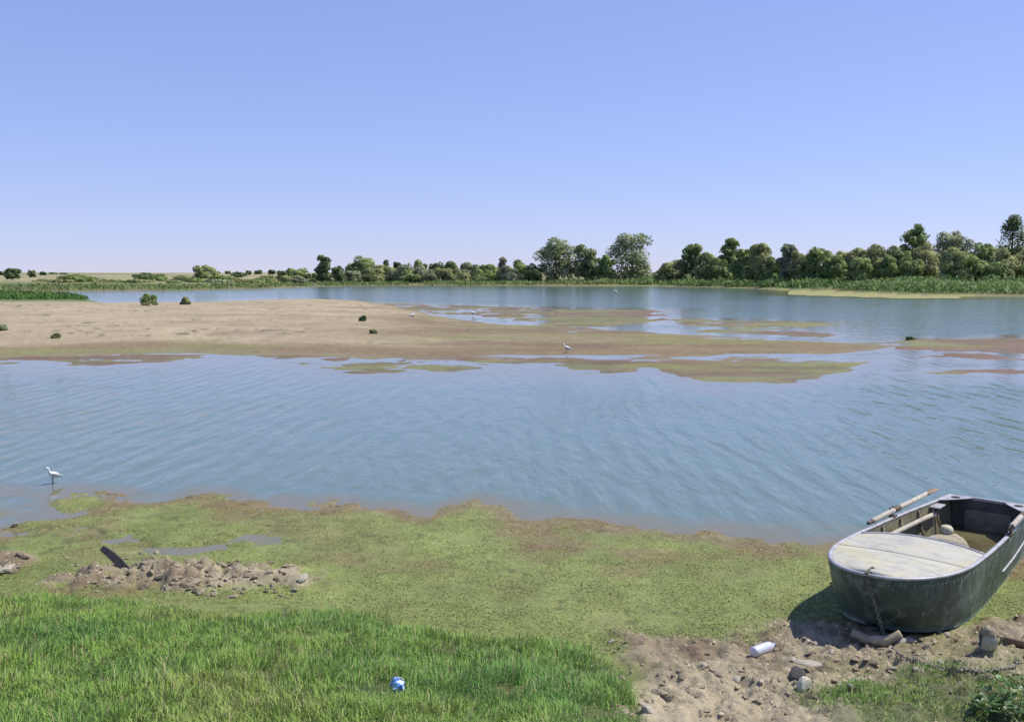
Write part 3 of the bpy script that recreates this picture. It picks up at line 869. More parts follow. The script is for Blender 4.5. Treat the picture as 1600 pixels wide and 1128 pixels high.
    for (u, vt, w, d, pal) in ((600, 413, 40, 272, 'olive'), (628, 414, 44, 268, 'grey'), (656, 404, 24, 290, 'mid'), (662, 414, 34, 265, 'grey'), (684, 408, 26, 290, 'dark'),
                               (706, 408, 24, 270, 'mid'), (690, 418, 34, 262, 'olive'), (738, 410, 44, 272, 'grey'), (764, 412, 34, 270, 'mid'), (812, 405, 36, 268, 'mid'),
                               (830, 412, 26, 262, 'dark'), (620, 406, 14, 330, 'dark'), (585, 420, 34, 262, 'olive'), (646, 420, 40, 258, 'light'), (720, 420, 36, 258, 'olive'), (755, 420, 40, 258, 'mid'), (795, 416, 36, 258, 'grey')):
        T('grey_bush', u, 438, vt, w * 1.3, d, 'dome', pal, lab % WORD[pal], 'bush', 'bushes in the row before the big willows')
    # --- the open left bank
    lab = 'small %s scrubby bush scattered on the dry low bank'
    for (u, vt, w, d, pal) in ((118, 428, 44, 262, 'mid'), (98, 436, 34, 250, 'olive'), (135, 432, 26, 270, 'mid'), (208, 437, 16, 250, 'dark'), (238, 426, 40, 340, 'dark'),
                               (250, 432, 24, 290, 'mid'), (290, 430, 30, 310, 'olive'), (352, 430, 26, 300, 'mid'), (375, 424, 22, 480, 'dark'), (442, 422, 16, 290, 'dark'),
                               (420, 430, 30, 280, 'olive'), (465, 420, 30, 420, 'mid'), (488, 426, 22, 268, 'dark'), (552, 424, 26, 270, 'grey'), (395, 436, 26, 255, 'olive'),
                               (160, 438, 24, 255, 'olive'), (275, 438, 20, 250, 'mid'), (-60, 430, 50, 290, 'mid'), (-130, 426, 50, 300, 'dark'), (185, 437, 40, 260, 'mid'), (222, 436, 34, 260, 'olive'), (310, 434, 40, 262, 'mid'), (340, 436, 34, 255, 'grey'), (372, 434, 30, 262, 'olive'), (410, 434, 26, 262, 'mid'), (455, 430, 34, 262, 'olive'), (470, 432, 22, 258, 'grey'), (150, 434, 30, 285, 'grey'), (75, 438, 26, 270, 'olive')):
        T('scrub_bush', u, 440, vt, w * 1.35, d, 'dome', pal, lab % WORD[pal], 'bush', 'scrub on the dry low bank')
    lab = 'tiny dark tree on the horizon of the plain'
    for (u, vt, w) in ((5, 424, 12), (70, 425, 12), (86, 426, 14), (102, 427, 12), (225, 427, 10), (340, 424, 14), (358, 424, 12), (405, 422, 16), (426, 421, 14), (455, 419, 16), (475, 419, 18), (390, 423, 10), (545, 416, 16), (640, 410, 16), (725, 410, 16), (-40, 425, 14)):
        T('field_tree', u, 432, vt, w, 620 + (u * 37) % 160, 'round', 'dark', lab, 'tree', 'trees on the horizon', trunk=0.05, n=260)
    # --- low plants on the sand bar
    for (u, v, vt, w, lab, pal) in ((233, 477, 459, 30, 'green bush at the back rim of the sand bar', 'mid'), (290, 476, 463, 16, 'small olive bush on the rim beside the green bush', 'olive'),
                                    (568, 502, 492, 12, 'small dark green rounded tuft on bare sand', 'dark'), (583, 521, 514, 14, 'small flat green tuft beside the rounded tuft on bare sand', 'dark'),
                                    (88, 528, 520, 16, 'low yellowish tuft on the pale sand', 'olive'), (2, 516, 506, 24, 'grey-green tuft at the rim of the pale sand', 'grey'),
                                    (1422, 531, 525, 14, 'dark twiggy clump on the weed mat in mid river', 'dark')):
        p = on_ground(u, v)
        sh = empty('tuft_plant', (p.x, p.y, max(p.z, 0) - 0.02))
        tag(sh, lab, 'plant')
        w_, h_ = w / FOC * p.y, (v - vt) / FOC * p.y
        r = random.Random(int(u))
        Vc, Fc, C = crown_data(int(u) + 3, crown_lobes(w_, h_, r, 'dome', 0), 1500, max(0.04, p.y / FOC * 1.5), *PAL[pal])
        np_mesh('foliage', Vc, Fc, M_crown, False, C, sh)
        parts = [tube([(0, 0, 0), (math.cos(a) * w_ * .2, math.sin(a) * w_ * .2, h_ * .7)], [0.012, 0.005], 5) for a in (0.3, 1.9, 3.4, 5.0)]
        V, F = merge(*parts)
        mesh_object('stem', V, F, M_bark, sh)

build_trees()

def build_reeds():
    # the belt of tall green plants along the far water line, and the green spit behind the sand bar
    N = 90000
    u = rng.uniform(-250, 1900, N)
    yw = np.array([unproject(a, b)[1] for a, b in zip(u[:1], pl(u[:1], FAR_EDGE))])
    ve = pl(u, FAR_EDGE)
    yw = FOC * CAM_H / (ve - HORIZON)
    right = sstep(700, 1250, u)
    y = yw + rng.uniform(0.4, 1, N) * (8 + 26 * rng.random(N) ** 1.2)
    x = (u - 800) / FOC * y
    L = land(x, y)
    clump = fbm(x, y, 5, 170, 4)
    keep = (L['z'] > 0.06) & L['far_on'] & (rng.random(N) < (0.30 + 0.65 * right) * (0.7 + 0.9 * clump))
    x, y, z, right, clump = x[keep], y[keep], L['z'][keep], right[keep], clump[keep]
    n = len(x)
    k = rng.random((n, 1))
    c = np.array([0.085, 0.155, 0.04]) + (np.array([0.205, 0.31, 0.09]) - np.array([0.085, 0.155, 0.04])) * np.clip(0.35 + 0.5 * clump[:, None] + 0.4 * (k - 0.5) * 2, 0, 1)
    d = (1 - right[:, None]) * 0.40
    c = c + (np.array([0.22, 0.23, 0.09]) * (0.6 + 0.7 * k) - c) * d
    hh = (0.5 + 0.9 * right) * (0.75 + 0.5 * clump).clip(0.3, 1.6)
    zz = z + rng.random(n) * hh
    o = flakes('bank_reeds', x, y, zz, rng.uniform(0.10, 0.30, n) * (y / 170), c, 0.9)
    tag(o, 'bright green belt of reeds and herbs along the far bank', 'reeds', kind='stuff')
    N = 26000
    u = rng.uniform(-400, 165, N); v = rng.uniform(460, 474, N)
    y = FOC * CAM_H / (v - HORIZON); x = (u - 800) / FOC * y
    L = land(x, y)
    cl = fbm(x, y, 4, 171, 3)
    keep = (L['z'] > 0.03) & (rng.random(N) < 0.8 + 0.6 * cl) & (v < 473 - 6 * sstep(110, 165, u))
    x, y, z = x[keep], y[keep], L['z'][keep]; n = len(x)
    c = np.array([0.05, 0.12, 0.02]) + (np.array([0.13, 0.22, 0.05]) - np.array([0.05, 0.12, 0.02])) * rng.random((n, 1))
    o = flakes('spit_herbs', x, y, z + rng.random(n) * 0.5, rng.uniform(0.08, 0.22, n), c, 0.9)
    tag(o, 'green herbs on the spit behind the sand bar', 'herbs', kind='stuff')

build_reeds()

# ------------------------------------------------------------------ the boat
def boat_paint():
    t = NT('weathered_green_paint')
    co = t.add('ShaderNodeTexCoord').outputs['Object']
    big = t.noise(2.2, 5, 0.65, co, 0.4); mid = t.noise(9, 6, 0.7, co); fine = t.noise(60, 4, 0.7, co)
    mp_ = t.add('ShaderNodeMapping'); mp_.inputs['Scale'].default_value = (9, 9, 0.9); t.link(co, mp_.inputs[0])
    run = t.noise(2.5, 4, 0.6, mp_.outputs[0])
    c = t.ramp(big.outputs['Fac'], [(0.30, (0.030, 0.050, 0.040)), (0.50, (0.050, 0.080, 0.064)), (0.70, (0.14, 0.19, 0.16))]).outputs[0]
    c = t.mix(t.ramp(mid.outputs['Fac'], [(0.52, (0, 0, 0)), (0.66, (0.8, 0.8, 0.8))]).outputs[0], c, (0.20, 0.24, 0.215))
    c = t.mix(t.ramp(run.outputs['Fac'], [(0.56, (0, 0, 0)), (0.70, (0.6, 0.6, 0.6))]).outputs[0], c, (0.055, 0.052, 0.038))
    c = t.mix(t.ramp(fine.outputs['Fac'], [(0.64, (0, 0, 0)), (0.70, (0.7, 0.7, 0.7))]).outputs[0], c, (0.25, 0.265, 0.26))
    p = t.principled(Roughness=0.5)
    p.inputs['Specular IOR Level'].default_value = 0.35
    t.link(c, p.inputs['Base Color'])
    t.link(t.bump(mid.outputs['Fac'], 0.25, 0.01, t.bump(big.outputs['Fac'], 0.3, 0.04)), p.inputs['Normal'])
    return t.m

def deck_paint():
    t = NT('worn_cream_deck')
    co = t.add('ShaderNodeTexCoord').outputs['Object']
    big = t.noise(2.6, 4, 0.6, co, 0.5); mid = t.noise(11, 6, 0.7, co); fine = t.noise(70, 4, 0.7, co)
    mp_ = t.add('ShaderNodeMapping'); mp_.inputs['Scale'].default_value = (1.2, 9, 1); t.link(co, mp_.inputs[0])
    run = t.noise(2.2, 5, 0.65, mp_.outputs[0])
    c = t.ramp(big.outputs['Fac'], [(0.30, (0.31, 0.31, 0.28)), (0.50, (0.44, 0.43, 0.37)), (0.68, (0.48, 0.44, 0.30))]).outputs[0]
    c = t.mix(t.ramp(mid.outputs['Fac'], [(0.50, (0, 0, 0)), (0.72, (0.6, 0.6, 0.6))]).outputs[0], c, (0.27, 0.25, 0.20))
    c = t.mix(t.ramp(run.outputs['Fac'], [(0.52, (0, 0, 0)), (0.68, (0.55, 0.55, 0.55))]).outputs[0], c, (0.25, 0.23, 0.185))
    c = t.mix(t.ramp(fine.outputs['Fac'], [(0.66, (0, 0, 0)), (0.72, (0.8, 0.8, 0.8))]).outputs[0], c, (0.22, 0.19, 0.14))
    p = t.principled(Roughness=0.6)
    t.link(c, p.inputs['Base Color'])
    t.link(t.bump(mid.outputs['Fac'], 0.2, 0.008, t.bump(big.outputs['Fac'], 0.4, 0.03)), p.inputs['Normal'])
    return t.m

M_rail = speckled('grey_alloy', (0.34, 0.34, 0.37), (0.52, 0.52, 0.55), 9, 0.5, 0.15, 0.004, metallic=0.15)
M_wood = speckled('grey_wood', (0.36, 0.32, 0.26), (0.56, 0.52, 0.45), 12, 0.8, 0.3, 0.006)
M_brownwood = speckled('brown_wood', (0.20, 0.13, 0.08), (0.36, 0.26, 0.17), 12, 0.8, 0.4, 0.008)
M_inside = speckled('dirty_olive_inside', (0.13, 0.12, 0.075), (0.27, 0.25, 0.16), 4, 0.75, 0.25, 0.01)
M_iron = speckled('rusty_iron', (0.06, 0.05, 0.045), (0.17, 0.13, 0.10), 30, 0.65, 0.3, 0.003, metallic=0.4)

M_black = speckled('hole_shade_black', (0.012, 0.012, 0.013), (0.03, 0.03, 0.03), 20, 0.8, 0.1)  # near-black that paints the shade inside the corner plate holes
STERN = Vector((5.61, 11.08)); BOWDIR = Vector((-0.643, -0.7659))
BOAT_LEN = 4.0

def half_beam(s):
    return float(np.interp(s, [0, 0.6, 1.2, 1.8, 2.4, 2.8], [0.45, 0.50, 0.55, 0.585, 0.605, 0.61]))

def outline(k_b, s_arc, s_end, inset=0.0, n1=12, n2=22, s0=0.0):
    """plan outline from one stern corner round the bow to the other"""
    R = []
    for i in range(n1):
        s = s0 + (s_arc - s0) * i / n1
        R.append((half_beam(s) * k_b - inset, s))
    b = half_beam(s_arc) * k_b - inset
    for i in range(n2 + 1):
        a = math.pi / 2 * i / n2
        R.append((b * max(math.cos(a), 0.0) ** 0.86, s_arc + (s_end - s_arc - inset) * math.sin(a) ** 0.95))
    L = [(-x, s) for x, s in R[-2::-1]]
    return R + L

def sheer(s): return 0.505 + 0.085 * (max(s, 0) / BOAT_LEN) ** 1.5
def rocker(s): return -0.02 + 0.10 * max(0, (s - 2.3) / 1.5) ** 2

def build_boat():
    zb = ground_z(3.6, 8.5)
    root = empty('rowing_boat', (STERN.x, STERN.y, 0.035), math.atan2(-BOWDIR.x, BOWDIR.y))
    tag(root, 'weathered grey-green metal rowing boat with cream foredeck pulled onto the bank', 'boat')
    paint, deckm = boat_paint(), deck_paint()
    top = outline(1.0, 2.9, BOAT_LEN); bot = outline(0.89, 2.74, BOAT_LEN - 0.22)
    n = len(top)
    def shell(inset, rows, z_lift, flip):
        T = outline(1.0, 2.9, BOAT_LEN, inset, s0=inset); B = outline(0.89, 2.74, BOAT_LEN - 0.22, inset, s0=inset)
        V, F = [], []
        for k in range(rows + 1):
            t = k / rows
            for (tx, ts), (bx, bs) in zip(T, B):
                w = t ** 1.6                                     # flare: sides fall steeply, tuck in low
                x = tx + (bx - tx) * w; s = ts + (bs - ts) * w
                V.append((x, s, sheer(s) * (1 - t) + (rocker(s) + z_lift) * t))
        for k in range(rows):
            for i in range(n):
                j = (i + 1) % n
                q = (k * n + i, k * n + j, (k + 1) * n + j, (k + 1) * n + i)
                F.append(q if flip else q[::-1])
        # bottom, shallow vee: strips between mirrored points
        base = rows * n
        m = n // 2
        mid = []
        for i in range(m + 1):
            a = V[base + i]; b = V[base + n - 1 - i]
            mid.append(len(V)); V.append((0, (a[1] + b[1]) / 2, min(a[2], b[2]) - (0.035 if z_lift == 0 else 0.0)))
        for i in range(m):
            q1 = (base + i, base + i + 1, mid[i + 1], mid[i]); q2 = (mid[i], mid[i + 1], base + n - 2 - i, base + n - 1 - i)
            F.append(q1 if not flip else q1[::-1]); F.append(q2 if not flip else q2[::-1])
        return V, F
    V, F = shell(0.0, 9, 0.0, False)
    hull = mesh_object('hull', V, F, paint, root, True)
    V, F = shell(0.028, 6, 0.075, True)
    mesh_object('inner_hull', V, F, M_inside, root, True)
    # rail round the gunwale, a rounded strip
    path = [(x, s, sheer(s) + 0.004) for x, s in outline(1.0, 2.9, BOAT_LEN, 0.012)]
    V, F = tube(path + [path[0]], 0.022, 8, 0.7, cap=False)
    mesh_object('gunwale_rail', V, F, M_rail, root, True)
    # rivets under the rail and down the bow seams
    riv = []
    for k_, (x, s_) in enumerate(outline(1.0, 2.9, BOAT_LEN, -0.001, 26, 26)):
        r_ = 0.006; z_ = sheer(s_) - 0.055
        riv.append(([(x + r_ * q[0], s_ + r_ * q[1], z_ + r_ * q[2]) for q in ((1, 0, 0), (-1, 0, 0), (0, 1, 0), (0, -1, 0), (0, 0, 1), (0, 0, -1))],
                    [(0, 2, 4), (2, 1, 4), (1, 3, 4), (3, 0, 4), (2, 0, 5), (1, 2, 5), (3, 1, 5), (0, 3, 5)]))
    V, F = merge(*riv)
    tag(mesh_object('rivets', V, F, M_rail, root), kind='stuff')
    # foredeck: two cambered sheets with an open seam, and a rolled back edge
    def deck(s_back, s_front, name):
        V, F = [], []
        O = outline(1.0, 2.9, BOAT_LEN, 0.034, 30, 40)
        half = [(x, s) for x, s in O[:len(O) // 2 + 1]]
        ss = np.array([s for x, s in half]); xx = np.array([x for x, s in half])
        smax = ss.max()
        rows, cols = 16, 18
        for i in range(rows + 1):
            for j in range(cols + 1):
                c = -1 + 2 * j / cols
                b0, f0 = s_back(c), (s_front(c) if s_front else smax - 0.002)
                s = b0 + (f0 - b0) * (i / rows) ** (0.75 if s_front is None else 1.0)
                xm = float(np.interp(min(s, smax), ss, xx))
                V.append((c * xm, s, sheer(s) + 0.008 + 0.028 * (1 - c * c)))
        top_n = len(V)
        for v in list(V): V.append((v[0], v[1], v[2] - 0.006))
        w = cols + 1
        for i in range(rows):
            for j in range(cols):
                q = (i * w + j, i * w + j + 1, (i + 1) * w + j + 1, (i + 1) * w + j)
                F.append(q); F.append(tuple(k + top_n for k in q[::-1]))
        for j in range(cols): F.append((j + 1, j, top_n + j, top_n + j + 1)); a = rows * w; F.append((a + j, a + j + 1, top_n + a + j + 1, top_n + a + j))
        mesh_object(name, V, F, deckm, root, True)
    seam = lambda c: 3.20 - 0.03 * c * c
    back = lambda c: 2.42 + 0.14 * c * c
    deck(back, lambda c: seam(c) - 0.005, 'foredeck_sheet')
    deck(lambda c: seam(c) + 0.005, None, 'foredeck_sheet')
    pts = []
    for j in range(25):
        c = -1 + 2 * j / 24
        s = back(c); pts.append((c * (half_beam(min(s, 2.8)) - 0.034), s, sheer(s) + 0.006 + 0.028 * (1 - c * c)))
    V, F = tube(pts, 0.016, 8)
    mesh_object('deck_coaming', V, F, M_rail, root, True)
    # frames inside
    for s in (0.5, 1.0, 1.5, 2.0):
        for sx in (-1, 1):
            b = half_beam(s)
            P = [(sx * (b - 0.04), s, sheer(s) - 0.02), (sx * (b * 0.93 - 0.035), s, 0.3), (sx * (b * 0.80 - 0.05), s, 0.10)]
            V, F = tube(P, 0.014, 6)
            mesh_object('rib', V, F, M_inside, root, True)
    # transom board and its lighter plate, corner plates
    o = mesh_object('transom_board', *box_vf(-0.40, 0.40, 0.034, 0.056, 0.16, 0.505), speckled('dark_board', (0.06, 0.065, 0.06), (0.13, 0.135, 0.12), 5, 0.7), root); bevel(o, 0.006)
    o = mesh_object('transom_plate', *box_vf(-0.25, 0.25, 0.058, 0.066, 0.14, 0.38), speckled('grey_plate', (0.17, 0.165, 0.12), (0.29, 0.28, 0.21), 6, 0.7), root); bevel(o, 0.003)
    for sx in (-1, 1):
        z0 = 0.522
        V = [(sx * 0.445, 0.03, z0), (sx * 0.17, 0.03, z0), (sx * 0.21, 0.12, z0), (sx * 0.38, 0.34, z0), (sx * 0.47, 0.42, z0)]
        V = V + [(x, y, z - 0.008) for x, y, z in V]
        F = [(0, 1, 2, 3, 4), (9, 8, 7, 6, 5)] + [(i, (i + 1) % 5, 5 + (i + 1) % 5, 5 + i) for i in range(5)]
        cp = mesh_object('corner_plate', V, F, M_rail, root)
        V, F = tube([(sx * 0.34, 0.14, z0 - 0.001), (sx * 0.34, 0.14, z0 + 0.004)], [0.05, 0.05], 14)
        mesh_object('hole_shade_disc', V, F, M_black, cp)  # solid black disc on the plate, painted shade of an open hole
    # inner stringer and side shelf
    for sx in (-1, 1):
        V, F = tube([(sx * (half_beam(s) * 0.94 - 0.05), s, 0.405) for s in (0.62, 1.0, 1.4, 1.8, 2.3)], 0.027, 8)
        mesh_object('side_stringer', V, F, M_wood, root, True)
    o = mesh_object('side_shelf', *box_vf(0.36, 0.475, 0.44, 0.68, 0.475, 0.49), M_rail, root); bevel(o, 0.004)
    # spray strake on both flanks and the keel strip
    for sx in (-1, 1):
        P, P2 = [], []
        for i in range(14):
            s = 0.05 + 1.75 * i / 13
            t = 0.62
            w = t ** 1.6
            x = half_beam(s) * (1 - 0.14 * w); ss = s * (1 - w * 0.05)
            P.append((sx * (x + 0.008), ss, sheer(s) * (1 - t) + rocker(s) * t))
        V, F = tube(P, 0.014, 8, 0.7)
        mesh_object('spray_strake', V, F, M_rail, root, True)
    V, F = tube([(0, s, rocker(s) - 0.035) for s in np.linspace(0, 3.74, 14)], 0.015, 6)
    mesh_object('keel_strip', V, F, paint, root)
    # bilge water
    pts = [(x, s) for x, s in outline(0.86, 2.6, 3.5, 0.04, s0=0.06)]
    t = NT('bilge_water'); co = t.add('ShaderNodeTexCoord').outputs['Object']
    p = t.principled(Roughness=0.06, IOR=1.333)
    t.link(t.ramp(t.noise(3, 4, 0.6, co).outputs['Fac'], [(0.35, (0.075, 0.062, 0.03)), (0.65, (0.15, 0.135, 0.07))]).outputs[0], p.inputs['Base Color'])
    t.link(t.bump(t.noise(14, 2, 0.5, co).outputs['Fac'], 0.1, 0.01), p.inputs['Normal'])
    mesh_object('bilge_water', [(x, s, 0.155) for x, s in pts], [tuple(range(len(pts)))], t.m, root)
    # oarlocks
    for sx in (-1, 1):
        s = 1.62
        b = half_beam(s)
        V, F = merge(tube([(sx * b, s, sheer(s)), (sx * (b + 0.02), s, sheer(s) + 0.06)], [0.012, 0.012], 8),
                     tube([(sx * (b + 0.02) + 0.0, s + 0.045 * math.cos(a), sheer(s) + 0.10 + 0.045 * math.sin(a)) for a in np.linspace(-3.6, 0.46, 12)], 0.008, 6),
                     box_vf(sx * b - 0.03, sx * b + 0.03, s - 0.05, s + 0.05, sheer(s) + 0.012, sheer(s) + 0.028))
        mesh_object('oarlock', V, F, M_iron, root)
    # mooring eye on the bow
    V, F = merge(tube([(0.0 + 0.018 * math.cos(a), BOAT_LEN - 0.13, sheer(3.7) + 0.034 + 0.018 * math.sin(a)) for a in np.linspace(0, 6.283, 14)], 0.006, 6),
                 tube([(0, BOAT_LEN - 0.13, sheer(3.7) + 0.0), (0, BOAT_LEN - 0.13, sheer(3.7) + 0.022)], [0.02, 0.014], 10))
    mesh_object('mooring_eye', V, F, M_iron, root)
    bpy.context.view_layer.update()
    return root

boat = build_boat()
MB = boat.matrix_basis.copy()
def boat_pt(x, s, z): return MB @ Vector((x, s, z))

def build_boat_gear():
    # oars: one outboard of the far rail, one along the near rail; grip, shaft, blade
    def oar(name, A, B, label, roll=0.0):
        A, B = Vector(A), Vector(B)
        d = (B - A); L = d.length
        root = empty(name, A); root.rotation_euler = d.to_track_quat('Y', 'Z').to_euler()
        tag(root, label, 'oar', 'pair of oars')
        V, F = tube([(0, y, 0) for y in (0.10, 0.14, 0.5 * L, 0.84 * L)], [0.024, 0.03, 0.029, 0.025], 10)
        mesh_object('shaft', V, F, M_wood, root, True)
        V, F = tube([(0, y, 0) for y in (-0.02, 0.0, 0.05, 0.11)], [0.012, 0.021, 0.02, 0.023], 10)
        mesh_object('grip', V, F, M_iron, root, True)
        V, F = tube([(0, y * L, 0) for y in (0.82, 0.86, 0.91, 0.97, 1.0)], [0.026, 0.032, 0.042, 0.046, 0.036], 10, [0.9, 0.5, 0.3, 0.24, 0.2])
        mesh_object('blade', V, F, M_brownwood, root, True)
        V, F = tube([(0, y, 0) for y in (0.34 * L, 0.36 * L, 0.40 * L, 0.42 * L)], [0.031, 0.034, 0.034, 0.031], 10)
        mesh_object('collar', V, F, M_iron, root, True)
    b = half_beam(1.62)
    lock = boat_pt(b + 0.02, 1.62, sheer(1.62) + 0.10)
    a1 = Vector((*unproject(1357, 811, 0.66), 0.66)); e1 = Vector((*unproject(1462, 771, 0.72), 0.72))
    oar('oar', boat_pt(b + 0.03, 1.62 + 0.66, sheer(1.62) + 0.07), boat_pt(b - 0.03, 1.62 - 1.42, sheer(1.62) + 0.075), 'pale wooden oar resting in the oarlock on the outboard water side')
    oar('oar', boat_pt(-b - 0.0, 1.62 + 0.0, sheer(1.62) + 0.075), boat_pt(-b + 0.06, 1.62 - 1.7, sheer(1.62) + 0.10), 'pale wooden oar lying along the rail on the grassy side')
    # crumpled sack and a round float inside
    import bmesh
    c = boat_pt(0.20, 0.98, 0.155)
    me = rock_mesh('crumpled_sack', 411, speckled('sack_cloth', (0.42, 0.37, 0.25), (0.62, 0.57, 0.44), 9, 0.9, 0.7, 0.02), 0.5, 3)
    o = bpy.data.objects.new('crumpled_sack', me); o.location = (c.x, c.y, c.z + 0.04); o.scale = (0.22, 0.16, 0.13); COL.objects.link(o)
    tag(o, 'crumpled pale sack lying on the bottom of the boat', 'sack')
    c = boat_pt(0.22, 0.90, 0.30)
    bm = bmesh.new(); bmesh.ops.create_uvsphere(bm, u_segments=20, v_segments=14, radius=0.075)
    for v in bm.verts:
        v.co.z *= 0.92
        if v.co.z > 0.06: v.co.z -= 0.006
    me = bpy.data.meshes.new('net_float'); bm.to_mesh(me); bm.free(); me.shade_smooth()
    me.materials.append(speckled('yellowed_foam', (0.52, 0.46, 0.26), (0.70, 0.66, 0.52), 5, 0.7, 0.3, 0.005))
    fl = empty('net_float', c); tag(fl, 'yellowish round float lying on the sack inside the boat', 'float')
    o = bpy.data.objects.new('float_ball', me); o.parent = fl; COL.objects.link(o)
    V, F = tube([(0.02 * math.cos(a), 0.02 * math.sin(a), 0.058) for a in np.linspace(0, 6.283, 14)], 0.004, 6, cap=False)
    mesh_object('moulded_ring', V, F, me.materials[0], fl, True)
    # thin rod standing in the boat
    a = boat_pt(0.33, 1.02, 0.16)
    V, F = tube([(0, 0, 0), (0.005, 0.0, 0.2), (0.0, 0.005, 0.42)], [0.005, 0.005, 0.004], 6)
    o = mesh_object('thin_rod', V, F, M_wood); o.location = a
    tag(o, 'thin pale rod standing upright inside the boat', 'rod')

build_boat_gear()

def resample(P, step):
    P = [Vector(p) for p in P]
    out, carry = [P[0].copy()], 0.0
    for a, b in zip(P, P[1:]):
        L = (b - a).length
        t = step - carry
        while t <= L:
            out.append(a.lerp(b, t / L)); t += step
        carry = (carry + L) % step
    return out

def build_chain():
    eye = boat_pt(0, BOAT_LEN - 0.13, sheer(3.7) + 0.03)
    rim = boat_pt(0.0, BOAT_LEN + 0.02, sheer(BOAT_LEN) + 0.035)
    P = [eye, boat_pt(0, BOAT_LEN - 0.05, sheer(3.8) + 0.045), rim]
    log = on_ground(1380, 1000)
    P.append(Vector((log.x - 0.01, log.y - 0.04, log.z + 0.09)))
    for (u, v) in ((1392, 1012), (1408, 1026), (1430, 1034), (1452, 1042), (1478, 1047), (1505, 1051), (1535, 1052), (1560, 1050), (1585, 1044), (1592, 1038), (1586, 1034)):
        q = on_ground(u, v); P.append(q + Vector((0, 0, 0.012)))
    pts = resample(P, 0.031)
    V, F = [], []
    for i in range(len(pts) - 1):
        a, b = pts[i], pts[i + 1]
        d = (b - a).normalized(); c = (a + b) / 2
        side = d.cross(Vector((0, 0, 1)) if abs(d.z) < 0.9 else Vector((1, 0, 0))).normalized()
        up = side.cross(d)
        s = side if i % 2 else up
        s = (s + (up if i % 2 else side) * 0.25).normalized()
        loop = [c + d * (0.023 * math.cos(t)) + s * (0.0125 * math.sin(t)) for t in np.linspace(0, 2 * math.pi, 11)]
        n = len(V)
        v, f = tube(loop, 0.0045, 5, cap=False)
        V += v; F += [tuple(k + n for k in q) for q in f]
    o = mesh_object('mooring_chain', V, F, speckled('grey_chain', (0.17, 0.16, 0.145), (0.34, 0.32, 0.29), 40, 0.6, 0.2, 0.002, metallic=0.3), None, True)
    tag(o, 'grey mooring chain hanging from the bow and trailing over the mud', 'chain')

build_chain()

# ------------------------------------------------------------------ driftwood, litter, plants, birds
def knotty(path, radii, seed, n=12, amp=0.12, sub=5):
    r = random.Random(seed)
    P, R = [], []
    P0 = [Vector(p) for p in path]
    for i in range(len(P0) - 1):
        for k in range(sub):
            t = k / sub
            P.append(P0[i].lerp(P0[i + 1], t)); R.append((radii[i] + (radii[i + 1] - radii[i]) * t))
    P.append(P0[-1]); R.append(radii[-1])
    R = [q * (1 + r.uniform(-amp, amp)) for q in R]
    V, F = tube(P, R, n)
    return [Vector(v) + Vector((r.uniform(-1, 1), r.uniform(-1, 1), r.uniform(-1, 1))) * (amp * 0.06 * max(radii)) for v in V], F

